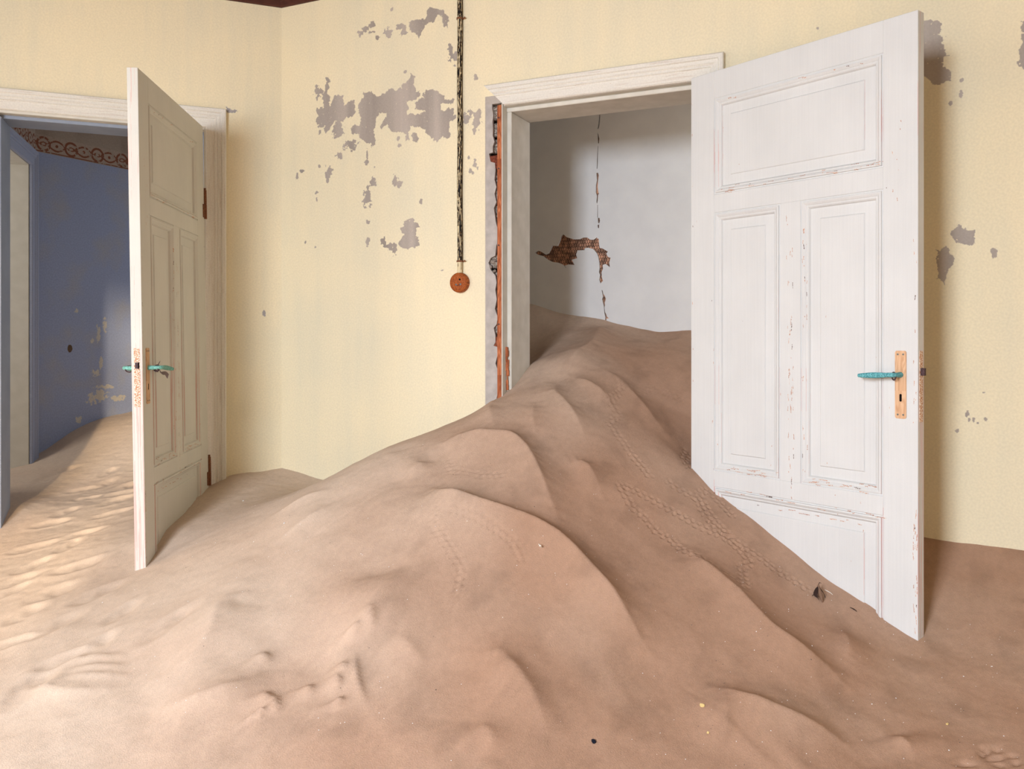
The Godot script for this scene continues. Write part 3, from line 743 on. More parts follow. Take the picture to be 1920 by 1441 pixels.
func room_shell() -> void:
	structure("floor", shape().box(Vector3(-6.4, -0.25, -6), Vector3(2.45, 0.0, 2.75)), mats.floor, "floor of the room, buried everywhere beneath the sand", "floor")
	structure("ceiling", shape().box(Vector3(-6.4, CEILING, -6), Vector3(2.45, CEILING + 0.2, 2.75)), mats.boards, "weathered ceiling above the brown cornice", "ceiling")
	structure("ground", shape().box(Vector3(-30, -0.5, -30), Vector3(30, -0.25, 30)), mats.floor, "sandy ground outside the house", "ground")
	# window wall and the far sides, with their openings
	var f := shape()
	for b in [[-4.22, -1.75, 0, CEILING], [-0.55, -0.1, 0, CEILING], [0.78, 2.45, 0, CEILING], [-1.75, -0.55, 0, 1.0], [-1.75, -0.55, 2.86, CEILING], [-0.1, 0.78, 0, 1.0], [-0.1, 0.78, 2.86, CEILING]]: f.box(Vector3(b[0], b[2], 2.5), Vector3(b[1], b[3], 2.75))
	structure("wall_front", f, mats.wall, "yellow wall with a tall window behind the viewer")
	f = shape()
	for b in [[-2.75, -0.9, 0, CEILING], [0.2, 2.6, 0, CEILING], [-0.9, 0.2, 0, 1.0], [-0.9, 0.2, 2.7, CEILING]]: f.box(Vector3(-4.22, b[2], -b[1]), Vector3(-3.97, b[3], -b[0]))
	structure("wall_side", f, mats.wall, "yellow side wall with a window out of view")
	structure("wall_right", shape().box(Vector3(2.2, 0, -3.8), Vector3(2.45, CEILING, 2.75)), mats.wall, "yellow wall closing the room beyond the white door")
	window("window_1", Transform3D(Basis(), Vector3(-1.15, 1.0, 2.62)), 1.2, 1.86, "tall timber window frame behind the viewer")
	window("window_6", Transform3D(Basis(), Vector3(0.34, 1.0, 2.62)), 0.88, 1.86, "second tall timber window frame behind the viewer, letting the low sun in")
	window("window_3", Transform3D(Basis(), Vector3(-5.4, 1.1, -1.6)), 1.0, 1.5, "timber window frame of the room beyond the passage")
	window("window_4", Transform3D(Basis(), Vector3(-3.4, 1.2, -5.3)), 0.9, 1.5, "timber window frame at the end of the blue passage")
	window("window_5", Transform3D(Basis(Vector3.UP, PI / 2), Vector3(1.0, 1.4, -4.15)), 0.7, 1.4, "added unseen timber window frame for the fill light at the end of the corridor")  # invented window, added to go with the corridor fill light
	window("window_2", Transform3D(Basis(Vector3.UP, PI / 2), Vector3(-4.1, 1.0, 0.35)), 1.1, 1.7, "timber window frame in the side wall")
	# the back wall, cut by the dune doorway
	var s := shape(Transform3D(), 2, Rect2(-3.0, 0.2, 3.6, 2.88))
	for b in [[-3.1, -1.722, 0, CEILING], [-1.722, -0.70, HEAD + 0.016, CEILING], [-0.70, 2.45, 0, CEILING]]: s.box(Vector3(b[0], b[2], -BACK - THICK), Vector3(b[1], b[3], -BACK))
	var wall := structure("wall_back", s, mats.wall_back, "yellow limewashed wall with grey peeling patches round the dune doorway")
	var edge := outline(PLASTER_EDGE)
	var skin := PackedVector2Array([Vector2(-1.7221, 2.262)])
	skin.append(Vector2(-1.69, 2.262))
	for p in edge:
		if p.y < 2.25: skin.append(Vector2(p.x + 0.006, p.y))
	skin.append(Vector2(-1.672, 0.4))
	skin.append(Vector2(-1.7221, 0.4))
	put("bare_plaster", shape(back_frame).prism(skin, -0.014, 0.0), mats.skin, wall)
	put("rubble_backing", shape(back_frame).box(Vector3(-1.722, 0.2, -THICK), Vector3(-1.656, HEAD + 0.02, -0.075)), mats.dark, wall)
	for k in 25:
		var y := 0.42 + k * 0.077
		var proud := -0.018 + rng.randf_range(-0.008, 0.006)
		var from := -1.722
		var to := -1.660 + rng.randf_range(-0.004, 0.002)
		if absf(y + 0.035 - 2.01) < 0.039 or absf(y + 0.035 - 1.185) < 0.039:
			proud = -0.004
			to = -1.657
		put("brick", shape(back_frame).box(Vector3(from, y, -0.09), Vector3(to, y + 0.064, proud), 0.006), mats.brick[k % 3] if proud > -0.01 else mats.mortar, wall)
	var lumps := shape(back_frame)
	for k in 60:
		var y := rng.randf_range(0.85, 2.25)
		var r := rng.randf_range(0.006, 0.014)
		var c := Vector3(rng.randf_range(-1.69, -1.66), y, -0.03 + rng.randf_range(-0.02, 0.01))
		if y > 1.48 and y < 1.56: c = Vector3(rng.randf_range(-1.708, -1.665), y, -0.012)
		lumps.xf = back_frame * Transform3D(Basis.from_euler(Vector3(rng.randf() * 3, rng.randf() * 3, rng.randf() * 3)), c)
		lumps.box(Vector3(-r, -r * 0.7, -r), Vector3(r, r * 0.7, r), r * 0.4)
	put("mortar_lumps", lumps, mats.mortar, wall).set_meta("kind", "stuff")
	# the slanting wall with the other door
	s = shape(left_frame, 2, Rect2(-1.7, 0.2, 1.75, 2.88))
	for b in [[-1.62, -1.295, 0, CEILING], [-1.295, -0.385, HEAD + 0.016, CEILING], [-0.385, 0.0, 0, CEILING]]: s.box(Vector3(b[0], b[2], -0.22), Vector3(b[1], b[3], 0))
	structure("wall_left", s, mats.wall_left, "plain yellow limewashed wall round the cream door and blue passage")
	# passage beyond it
	s = shape(blue_frame, 2, Rect2(0, 0, 2, CEILING))
	s.box(Vector3(-0.1, 0, -0.2), Vector3(2.2, CEILING, 0))
	structure("wall_passage", s, mats.blue, "blue distempered wall with a stencilled scroll border, seen through the passage")
	s = shape(second_frame, 2, Rect2(-1.6, 0, 2, CEILING))
	for b in [[-1.5, -0.95, 0, CEILING], [-0.95, -0.14, HEAD + 0.016, CEILING], [-0.14, 0.0, 0, CEILING]]: s.box(Vector3(b[0], b[2], -0.3), Vector3(b[1], b[3], 0))
	structure("wall_passage_side", s, mats.blue, "blue passage wall pierced by the doorway with blue casing")
	structure("wall_passage_end", shape().box(Vector3(-5.1, 0, -5.4), Vector3(-3.85, CEILING, -5.2)).box(Vector3(-2.95, 0, -5.4), Vector3(-2.75, CEILING, -5.2)).box(Vector3(-3.85, 0, -5.4), Vector3(-2.95, 1.2, -5.2)).box(Vector3(-3.85, 2.7, -5.4), Vector3(-2.95, CEILING, -5.2)), mats.grey_plaster, "grey end wall of the blue passage")
	structure("wall_divider", shape().box(Vector3(-2.92, 0, -5.3), Vector3(-2.75, CEILING, -3.6)), mats.grey_plaster, "grey wall between passage and corridor")
	structure("wall_outer", shape().box(Vector3(-6.4, 0, -4.7), Vector3(-6.2, CEILING, -1.5)).box(Vector3(-6.4, 0, -1.7), Vector3(-5.9, CEILING, -1.5)).box(Vector3(-4.9, 0, -1.7), Vector3(-4.1, CEILING, -1.5)).box(Vector3(-5.9, 0, -1.7), Vector3(-4.9, 1.1, -1.5)).box(Vector3(-5.9, 2.6, -1.7), Vector3(-4.9, CEILING, -1.5)).box(Vector3(-6.4, 0, -4.7), Vector3(-4.9, CEILING, -4.5)), mats.grey_plaster, "plain outer walls of the room beyond the blue passage")
	structure("wall_corridor_end", shape().box(Vector3(0.9, 0, -4.9), Vector3(1.1, 1.4, -3.6)).box(Vector3(0.9, 2.8, -4.9), Vector3(1.1, CEILING, -3.6)).box(Vector3(0.9, 1.4, -4.9), Vector3(1.1, 2.8, -4.5)).box(Vector3(0.9, 1.4, -3.8), Vector3(1.1, 2.8, -3.6)), mats.grey_plaster, "grey wall closing the corridor behind the dune")
	# far wall of the corridor: plaster broken away from brick and wire lath
	var far := CSGCombiner3D.new()
	far.name = "wall_far"
	add_child(far)
	far.material_override = mats.grey_plaster
	var slab := CSGBox3D.new()
	slab.name = "plaster"
	slab.size = Vector3(3.9, CEILING, 0.016)
	slab.position = Vector3(-0.9, CEILING / 2, -FAR - 0.008)
	far.add_child(slab)
	for list in FAR_BREAKS:
		var cut := CSGPolygon3D.new()
		cut.name = "break"
		cut.polygon = outline(list)
		cut.depth = 0.08
		cut.position = Vector3(0, 0, -FAR + 0.04 - 0.0)
		cut.position.z = -FAR + 0.04
		cut.operation = CSGShape3D.OPERATION_SUBTRACTION
		far.add_child(cut, true)
	tag(far, "pale grey cracked plaster wall seen through the dune doorway", "wall", "", "structure")
	structure("wall_far_core", shape().box(Vector3(-2.85, 0, -FAR - 0.2), Vector3(1.05, CEILING, -FAR - 0.0165)), mats.lath, "rough red brick showing through holes in the cracked grey wall")
	wire_mesh()
	# cornice
	var prof := [Vector2(0.0, 0.0), Vector2(0.012, 0.0), Vector2(0.016, 0.006), Vector2(0.016, 0.028), Vector2(0.022, 0.034), Vector2(0.045, 0.062), Vector2(0.052, 0.07), Vector2(0.052, 0.165)]
	var c := base("trim_1")
	tag(c, "dark brown wooden cornice at the top of the yellow walls", "cornice", "", "structure")
	var cut := Vector2(-1, -1)                  # the mitre at the obtuse corner
	for part in 2:
		var m := shape()
		var dir := Vector2(1, 0) if part == 0 else along_left
		var nrm := Vector2(0, -1) if part == 0 else off_left
		for k in prof.size() - 1:
			var q := []
			for e in [prof[k], prof[k + 1]]:
				var bis := (Vector2(0, -1) + off_left).normalized()
				var at: Vector2 = CORNER + bis * (e.x / bis.dot(nrm))
				q.append(Vector3(at.x, 2.915 + e.y, -at.y))
				at += dir * (5.2 if part == 0 else 1.6)
				q.append(Vector3(at.x, 2.915 + e.y, -at.y))
			var d: Vector2 = prof[k + 1] - prof[k]
			m.quad_out(q[0], q[1], q[3], q[2], Vector3(nrm.x, 0, -nrm.y) * d.y + Vector3(0, -1, 0) * d.x)
		put("cornice_board", m, mats.brown, c)


func window(called: String, xf: Transform3D, w: float, h: float, label: String) -> void:
	var o := base(called, xf)
	tag(o, label, "window", "", "structure")
	var s := shape()
	s.frame(-w / 2, 0, w / 2, h, [Vector2(0, -0.05), Vector2(0, 0.05), Vector2(0.06, 0.05), Vector2(0.06, -0.05)], 0)
	put("window_frame", s, mats.jamb, o)
	put("glazing_bar", shape().box(Vector3(-w / 2 + 0.06, h * 0.66, -0.025), Vector3(w / 2 - 0.06, h * 0.66 + 0.05, 0.025), 0.004), mats.jamb, o)
	put("glazing_bar", shape().box(Vector3(-0.02, 0.06, -0.022), Vector3(0.02, h * 0.66, 0.022), 0.004), mats.jamb, o)


func wire_mesh() -> void:
	var s := shape()
	var a := 0.0085
	for r in 26:
		for c in 34:
			var x := -1.95 + c * a * 1.75 + (a * 0.87 if r % 2 else 0.0)
			var y := 1.40 + r * a * 2.2
			var p := Vector3(x, y, -FAR - 0.012)
			var top := p + Vector3(0, a * 0.75, 0)
			for q in [[p - Vector3(0, a * 0.75, 0), top], [top, p + Vector3(a * 0.87, a * 1.45, 0)], [top, p + Vector3(-a * 0.87, a * 1.45, 0)]]:
				var jig := Vector3(rng.randf_range(-0.0006, 0.0006), 0, rng.randf_range(-0.001, 0.003))
				s.tube([q[0] + jig, q[1] + jig], [0.0011, 0.0011], 3, Vector3.BACK, false)
	var o := put("wire_lath", s, mats.wire)
	tag(o, "dark wire netting over brick where the grey plaster has fallen", "wire mesh", "", "stuff")


# ------------------------------------------------------------------ door casings
const CASING := [Vector2(0.0, 0.0), Vector2(0.0, 0.012), Vector2(0.005, 0.018), Vector2(0.044, 0.018), Vector2(0.047, 0.023), Vector2(0.058, 0.021), Vector2(0.062, 0.026), Vector2(0.076, 0.024), Vector2(0.080, 0.031), Vector2(0.096, 0.031), Vector2(0.10, 0.026), Vector2(0.10, 0.0)]


func casing(parent: Node, xf: Transform3D, x0: float, x1: float, top: float, left: bool, right: bool, m: Material) -> void:
	var length := 0.0
	for part in 3:
		if part == 0 and not left or part == 2 and not right: continue
		var s := shape(xf)
		for k in CASING.size() - 1:
			var p: Vector2 = CASING[k]
			var q: Vector2 = CASING[k + 1]
			var e := [Vector3.LEFT, Vector3.UP, Vector3.RIGHT][part] as Vector3
			var pts := []
			for w in [p, q]:
				var a := Vector3(x0 - w.x, 0, w.y)
				var b := Vector3(x0 - w.x, top + w.x, w.y)
				if part == 1:
					a = b
					b = Vector3(x1 + w.x, top + w.x, w.y)
				if part == 2:
					a = Vector3(x1 + w.x, 0, w.y)
					b = Vector3(x1 + w.x, top + w.x, w.y)
				pts.append(a)
				pts.append(b)
			var out := e * (p.y - q.y) + Vector3.BACK * (q.x - p.x)
			if q.x == p.x: out = e * (1.0 if q.x > 0.05 else -1.0)
			var from := s.v.size()
			s.quad_out(pts[0], pts[1], pts[3], pts[2], out)
			for i in range(from, s.v.size()):
				var l := xf.affine_inverse() * s.v[i]
				s.t[i] = Vector2(l.x + 0.37 if part == 1 else l.y + part * 0.3, ((l.y - top) if part == 1 else (x0 - l.x if part == 0 else l.x - x1)) * 8.0 + part * 0.15)
		if part == 1 and not left:                      # the open mitre
			var c := Vector3(x0 - 0.05, top + 0.05, 0.0)
			for k in CASING.size() - 1:
				var p: Vector2 = CASING[k]
				var q: Vector2 = CASING[k + 1]
				s.tri_out(c, Vector3(x0 - p.x, top + p.x, p.y), Vector3(x0 - q.x, top + q.x, q.y), Vector3(-1, -1, 0))
		put("casing_head" if part == 1 else "casing_leg", s, m, parent)


func door_frame_back() -> void:
	var o := base("trim_2")
	tag(o, "white timber frame of the dune doorway, its casing missing on one side", "door frame", "", "structure")
	casing(o, back_frame, -1.6207, -0.7215, HEAD, false, true, mats.trim)
	put("raw_lining_edge", shape(back_frame).box(Vector3(-1.6565, 0.2, -0.15), Vector3(-1.6335, HEAD + 0.004, 0.016), 0.002), mats.raw_wood, o)
	put("painted_edge", shape(back_frame).box(Vector3(-1.6335, 0.2, -0.15), Vector3(-1.628, HEAD + 0.01, 0.018), 0.0015), mats.jamb, o)
	put("jamb", shape(back_frame).box(Vector3(-1.628, 0.2, -THICK - 0.004), Vector3(-1.605, HEAD - 0.0215, -0.03), 0.003), mats.jamb, o)
	put("jamb", shape(back_frame).box(Vector3(-0.7215, 0.2, -THICK - 0.004), Vector3(-0.70, HEAD - 0.004, 0.0), 0.003), mats.jamb, o)
	put("head_lining", shape(back_frame).box(Vector3(-1.634, HEAD - 0.021, -THICK - 0.005), Vector3(-0.72, HEAD - 0.001, -0.031), 0.003).box(Vector3(-1.634, HEAD - 0.001, -0.2), Vector3(-0.70, HEAD + 0.017, 0.002), 0.002), mats.jamb, o)
	for y in [2.19, 1.955, 1.6, 1.235]:
		put("nail", shape(back_frame * Transform3D(Basis(), Vector3(-1.648, y, 0.016))).lathe([Vector2(0.0035, 0), Vector2(0.0035, 0.003), Vector2(0, 0.0035)], 8), mats.iron, o)
	var spl := shape(back_frame)
	for k in 9: spl.box(Vector3(-1.6345 + rng.randf_range(0, 0.012), 0.93 + k * 0.022, -0.02), Vector3(-1.617 + rng.randf_range(-0.004, 0.004), 0.948 + k * 0.022 + rng.randf_range(0, 0.015), -0.026 + rng.randf_range(0.0, 0.012)), 0.003)
	put("splintered_wood", spl, mats.raw_wood, o)


func door_frame_left() -> void:
	var o := base("trim_3")
	tag(o, "cream timber casing round the cream door, lining painted blue towards the passage", "door frame", "", "structure")
	casing(o, left_frame, -1.295, -0.378, HEAD, true, true, mats.trim)
	put("painted_edge", shape(left_frame).box(Vector3(-1.31, HEAD - 0.012, -0.045), Vector3(-0.37, HEAD + 0.017, 0.004), 0.002).box(Vector3(-0.385, 0.2, -0.045), Vector3(-0.37, HEAD, 0.004), 0.002), mats.jamb, o)
	put("head_lining", shape(left_frame).box(Vector3(-1.31, HEAD - 0.028, -0.224), Vector3(-0.37, HEAD + 0.015, -0.045), 0.002), mats.blue_wood, o)
	put("jamb", shape(left_frame).box(Vector3(-1.31, 0.1, -0.224), Vector3(-1.283, HEAD - 0.0285, -0.001), 0.002), mats.blue_wood, o)
	put("jamb", shape(left_frame).box(Vector3(-0.392, 0.1, -0.224), Vector3(-0.37, HEAD, -0.045), 0.002), mats.blue_wood, o)


func door_frame_second() -> void:
	var o := base("trim_4")
	tag(o, "blue painted casing round the pale doorway deep in the passage", "door frame", "", "structure")
	casing(o, second_frame, -0.94, -0.145, HEAD, true, true, mats.trim_blue)
	put("jamb", shape(second_frame).box(Vector3(-0.147, 0.1, -0.42), Vector3(-0.12, HEAD, -0.004), 0.003), mats.jamb, o)
	put("jamb", shape(second_frame).box(Vector3(-0.965, 0.1, -0.32), Vector3(-0.938, HEAD, -0.004), 0.003), mats.jamb, o)
	put("head_lining", shape(second_frame).box(Vector3(-0.95, HEAD - 0.002, -0.32), Vector3(-0.13, HEAD + 0.02, -0.004), 0.003), mats.jamb, o)


# ------------------------------------------------------------------ doors
func door(called: String, at: Vector2, dir: Vector2, lean: float, bent: float, label: String, m: Material) -> void:
	var x := Vector3(dir.x, 0, -dir.y)
	var o := base(called, Transform3D(Basis(x, Vector3.UP, x.cross(Vector3.UP)), Vector3(at.x, 0, -at.y)) * Transform3D(Basis(), Vector3(0, DOOR_TOP, 0)) * Transform3D(Basis(Vector3.RIGHT, deg_to_rad(lean)), Vector3.ZERO) * Transform3D(Basis(), Vector3(0, -DOOR_TOP, 0)))
	tag(o, label, "door", "", "structure")
	var h := DOOR_T / 2
	var low := 0.03
	var bars := [["stile", 0.0, low, 0.115, DOOR_TOP], ["stile", 0.805, low, DOOR_W, DOOR_TOP], ["rail", 0.115, 2.127, 0.805, DOOR_TOP], ["rail", 0.115, 1.672, 0.805, 1.745], ["rail", 0.115, 0.58, 0.805, 0.645], ["rail", 0.115, low, 0.805, 0.16], ["mullion", 0.414, 0.645, 0.498, 1.672]]
	for b in bars: put(b[0], shape(Transform3D(), 1).box(Vector3(b[1], b[2], -h), Vector3(b[3], b[4], h), 0.0012), m, o)
	var mould := [Vector2(-0.001, -0.001), Vector2(0.002, -0.004), Vector2(0.005, -0.004), Vector2(0.007, 0.002), Vector2(0.012, 0.003), Vector2(0.018, -0.001), Vector2(0.021, -0.004), Vector2(0.025, -0.004), Vector2(0.029, -0.007), Vector2(0.033, -0.015)]
	for r in [[0.115, 1.745, 0.805, 2.127], [0.115, 0.645, 0.414, 1.672], [0.498, 0.645, 0.805, 1.672], [0.115, 0.16, 0.805, 0.58]]:
		var p := put("panel", panel_shape(r, h), m, o)
		put("panel_moulding", shape(Transform3D(), 1).frame(r[0], r[1], r[2], r[3], mould, h).frame(r[0], r[1], r[2], r[3], mould, -h, -1.0), m, p)
	# furniture on both faces
	for side in [-1.0, 1.0]:
		var pl := put("handle_plate", shape(Transform3D(Basis(), Vector3(0.8645, 0, 0))).prism(rounded(-0.0185, 0.909, 0.0185, 1.132, 0.007), side * h - side * 0.001, side * (h + 0.003)) if side > 0 else shape(Transform3D(Basis(), Vector3(0.8645, 0, 0))).prism(rounded(-0.0185, 0.909, 0.0185, 1.132, 0.007), -h - 0.003, -h + 0.001), mats.plate, o)
		pl.set_meta("label", "bare wooden handle plate")
		for q in [[-0.009, 1.12], [0.009, 1.12], [-0.009, 0.922], [0.009, 0.922]]:
			put("screw", shape(Transform3D(Basis(Vector3.RIGHT, 0.0 if side > 0 else PI), Vector3(0.8645 + q[0], q[1], side * (h + 0.003)))).lathe([Vector2(0.003, -0.001), Vector2(0.003, 0.001), Vector2(0, 0.0016)], 10), mats.screw, pl)
		put("keyhole", shape().prism(rounded(0.8615, 0.965, 0.8685, 0.99, 0.0034), side * (h + 0.002) - 0.0012, side * (h + 0.002) + 0.0022), mats.hole, pl)
		var z: float = side * h
		var path := []
		var rad := []
		for k in 5:
			path.append(Vector3(0.8645, 1.053, z + side * (0.002 + 0.008 * k)))
			rad.append(0.0095 - 0.0005 * k)
		for k in 4:
			var w := (k + 1) * PI / 8
			path.append(Vector3(0.8645 - 0.018 * (1 - cos(w)), 1.053, z + side * (0.034 + 0.018 * sin(w))))
			rad.append(0.0078)
		for k in 9:
			var f := k / 8.0
			path.append(Vector3(0.842 - 0.100 * f, 1.0525 - 0.005 * f - bent * 0.35 * maxf(0, f - 0.45), z + side * (0.052 - 0.006 * f + bent * maxf(0, f - 0.45))))
			rad.append(Vector2(0.0075 + 0.0022 * sin(PI * minf(f * 1.15, 1.0)), 0.0055) * (1.0 if k < 8 else 0.75))
		put("lever", shape().tube(path, rad, 14), mats.patina_green if bent else mats.patina, o).set_meta("label", "turquoise corroded lever handle")
		var ring := []
		var rr := []
		for k in 17:
			var w := TAU * k / 16
			ring.append(Vector3(0.8555 + 0.0125 * cos(w), 1.049 + 0.0125 * sin(w), z + side * (0.03 + 0.012 * cos(w))))
			rr.append(0.0022)
		put("ring", shape().tube(ring, rr, 8, Vector3.BACK, false), mats.iron, o)
	var lock := put("lock_plate", shape().box(Vector3(DOOR_W - 0.003, 0.90, -0.0115), Vector3(DOOR_W + 0.0012, 1.132, 0.0115), 0.0008), mats.worn_rust, o)
	put("latch_bolt", shape().box(Vector3(DOOR_W, 1.052, -0.006), Vector3(DOOR_W + (0.006 if bent else 0.014), 1.076, 0.006), 0.001), mats.iron, lock)
	put("bolt_mouth", shape().box(Vector3(DOOR_W, 1.051, -0.0095), Vector3(DOOR_W + 0.0016, 1.077, -0.006)), mats.hole, lock)
	for y in [1.846, 0.50]:
		var hg := put("hinge", shape(Transform3D(Basis(), Vector3(-0.006, y, -h - 0.004))).tube([Vector3(0, -0.075, 0), Vector3(0, -0.002, 0)], [0.0085, 0.0085], 12, Vector3.RIGHT).box(Vector3(0.0, -0.07, 0.0), Vector3(0.03, -0.004, 0.005)), mats.rust, o)
		put("hinge_pin", shape(Transform3D(Basis(), Vector3(-0.006, y, -h - 0.004))).tube([Vector3(0, 0.0, 0), Vector3(0, 0.068, 0), Vector3(0, 0.072, 0), Vector3(0, 0.08, 0)], [0.0082, 0.0082, 0.005, 0.006], 12, Vector3.RIGHT), mats.rust, hg)


func panel_shape(r: Array, h: float) -> Shape:
	var s := shape(Transform3D(), 1)
	var field := [Vector2(0.02, -0.015), Vector2(0.070, -0.0135), Vector2(0.073, -0.0095), Vector2(0.075, -0.009)]
	for side in [-1.0, 1.0]:
		s.frame(r[0], r[1], r[2], r[3], field, side * h, side)
		var z: float = side * (h - 0.009)
		s.quad_out(Vector3(r[0] + 0.075, r[1] + 0.075, z), Vector3(r[2] - 0.075, r[1] + 0.075, z), Vector3(r[2] - 0.075, r[3] - 0.075, z), Vector3(r[0] + 0.075, r[3] - 0.075, z), Vector3(0, 0, side))
	return s


func rounded(x0: float, y0: float, x1: float, y1: float, r: float) -> PackedVector2Array:
	var p := PackedVector2Array()
	for c in [[x1 - r, y1 - r, 0], [x0 + r, y1 - r, 1], [x0 + r, y0 + r, 2], [x1 - r, y0 + r, 3]]:
		for k in 5:
			var w: float = (c[2] + k / 4.0) * PI / 2
			p.append(Vector2(c[0] + r * cos(w), c[1] + r * sin(w)))
	return p


func hanging_strip() -> void:            # a torn scrap tied round the lever of the cream door
	var d: Node3D = get_node("door_2")
	var o := base("torn_strip", d.transform * Transform3D(Basis(), Vector3(0.845, 1.05, -0.05)))
	tag(o, "short frayed grey strip knotted round the lever of the cream door", "strip")
	var knot := []
	var r := []
	for k in 13:
		var w := TAU * k / 12
		knot.append(Vector3(0.002 * sin(2 * w), 0.012 * cos(w), 0.009 * sin(w) - 0.003))
		r.append(Vector2(0.0022, 0.005))
	put("knot", shape().tube(knot, r, 8, Vector3.FORWARD, false), mats.iron, o)
	var s := shape()
	var prev := []
	for k in 11:
		var f := k / 10.0
		var c := Vector3(-0.062 * f, -0.012 - 0.022 * f - 0.004 * sin(f * 7), -0.012 - 0.012 * f)
		var w := Vector3(0.001, 0.005 + 0.004 * f, 0.003 * sin(f * 5))
		var row := [c - w, c + w, c + w + Vector3(0, 0, -0.0018), c - w + Vector3(0, 0, -0.0018)]
		if prev:
			for e in 4: s.quad_out(prev[e], prev[(e + 1) % 4], row[(e + 1) % 4], row[e], (row[e] + row[(e + 1) % 4]) / 2 - c - Vector3(0, 0, -0.0009))
		prev = row
	put("tail", s, mats.cloth, o)
	var tip := shape()
	for k in 3: tip.tube([Vector3(-0.002 * k, 0.012, -0.004), Vector3(-0.006 - 0.004 * k, 0.022 + 0.003 * k, -0.010)], [0.0018, 0.0008], 6)
	put("frayed_end", tip, mats.iron, o)


# ------------------------------------------------------------------ conduit and switch block
func conduit() -> void:
	var o := base("conduit_pipe", back_frame * Transform3D(Basis(), Vector3(-1.854, 0, 0.0135)))
	tag(o, "thin black pipe flecked with cream paint running down the yellow wall to a round block", "pipe")
	var path := []
	var r := []
	for k in 40:
		path.append(Vector3(0.0012 * sin(k * 0.5), 1.47 + k * (CEILING - 1.47) / 39.0, 0))
		r.append(0.0125)
	var p := shape()
	p.tube(path, r, 16, Vector3.RIGHT)
	for i in p.t.size(): p.t[i].y /= 1.62
	put("pipe", p, mats.conduit, o)
	for y in [2.682, 1.534]:
		var c := put("pipe_clip", shape(Transform3D(Basis(Vector3.RIGHT, -PI / 2), Vector3(0, y, 0))).lathe([Vector2(0.0125, -0.004), Vector2(0.0155, -0.004), Vector2(0.0155, 0.004), Vector2(0.0125, 0.004)], 20), mats.rust, o)
		put("clip_nail", shape().tube([Vector3(0.012, y, -0.006), Vector3(0.026, y + 0.001, -0.002), Vector3(0.027, y + 0.001, 0.002)], [0.003, 0.003, 0.0045], 8), mats.rust, c)
	var b := base("switch_block", back_frame * Transform3D(Basis(), Vector3(-1.854, 1.433, 0)))
	tag(b, "round brown wooden switch block on the yellow wall at the foot of the black pipe", "switch")
	put("block", shape().lathe([Vector2(0.046, 0), Vector2(0.0475, 0.006), Vector2(0.0475, 0.022), Vector2(0.045, 0.029), Vector2(0.040, 0.032), Vector2(0.036, 0.0325), Vector2(0.034, 0.031), Vector2(0.0, 0.031)], 40), mats.block, b)
	for q in [[-0.010, -0.010], [0.013, -0.009]]:
		put("screw", shape(Transform3D(Basis(), Vector3(q[0], q[1], 0.031))).lathe([Vector2(0.0045, -0.002), Vector2(0.0045, 0.001), Vector2(0, 0.002)], 12), mats.screw, b)
	put("wire_hole", shape(Transform3D(Basis(), Vector3(0.009, 0.014, 0.0305))).lathe([Vector2(0.0055, -0.002), Vector2(0.005, 0.0012), Vector2(0, 0.001)], 12), mats.hole, b)
	put("wire_end", shape().tube([Vector3(-0.008, -0.012, 0.032), Vector3(-0.002, -0.016, 0.034), Vector3(0.004, -0.013, 0.034), Vector3(0.007, -0.010, 0.033)], [0.0012, 0.0012, 0.0012, 0.001], 6), mats.iron, b)


# ------------------------------------------------------------------ sand
var sand_u := PackedFloat32Array()
var sand_n := PackedFloat32Array()
var sand_h := PackedFloat32Array()


func grid_lines(stops: Array) -> PackedFloat32Array:       # [from, step, to, step, to ...]
	var out := PackedFloat32Array([stops[0]])
	for k in range(1, stops.size(), 2):
		var from := out[out.size() - 1]
		var count := maxi(1, int(round((stops[k + 1] - from) / stops[k])))
		for i in count: out.append(from + (stops[k + 1] - from) * (i + 1) / count)
	return out


func solve(a: Array, b: PackedFloat64Array) -> PackedFloat64Array:
	var n := b.size()
	for c in n:
		var best := c
		for r in range(c + 1, n):
			if absf(a[r][c]) > absf(a[best][c]): best = r
		var t = a[c]
		a[c] = a[best]
		a[best] = t
		var tb := b[c]
		b[c] = b[best]
		b[best] = tb
		var pivot: PackedFloat64Array = a[c]
		for r in range(c + 1, n):
			var row: PackedFloat64Array = a[r]
			var f := row[c] / pivot[c]
			if f == 0.0: continue
			for k in range(c, n): row[k] -= f * pivot[k]
			a[r] = row
			b[r] -= f * b[c]
	for c in range(n - 1, -1, -1):
		var s := b[c]
		for k in range(c + 1, n): s -= a[c][k] * b[k]
		b[c] = s / a[c][c]
	return b


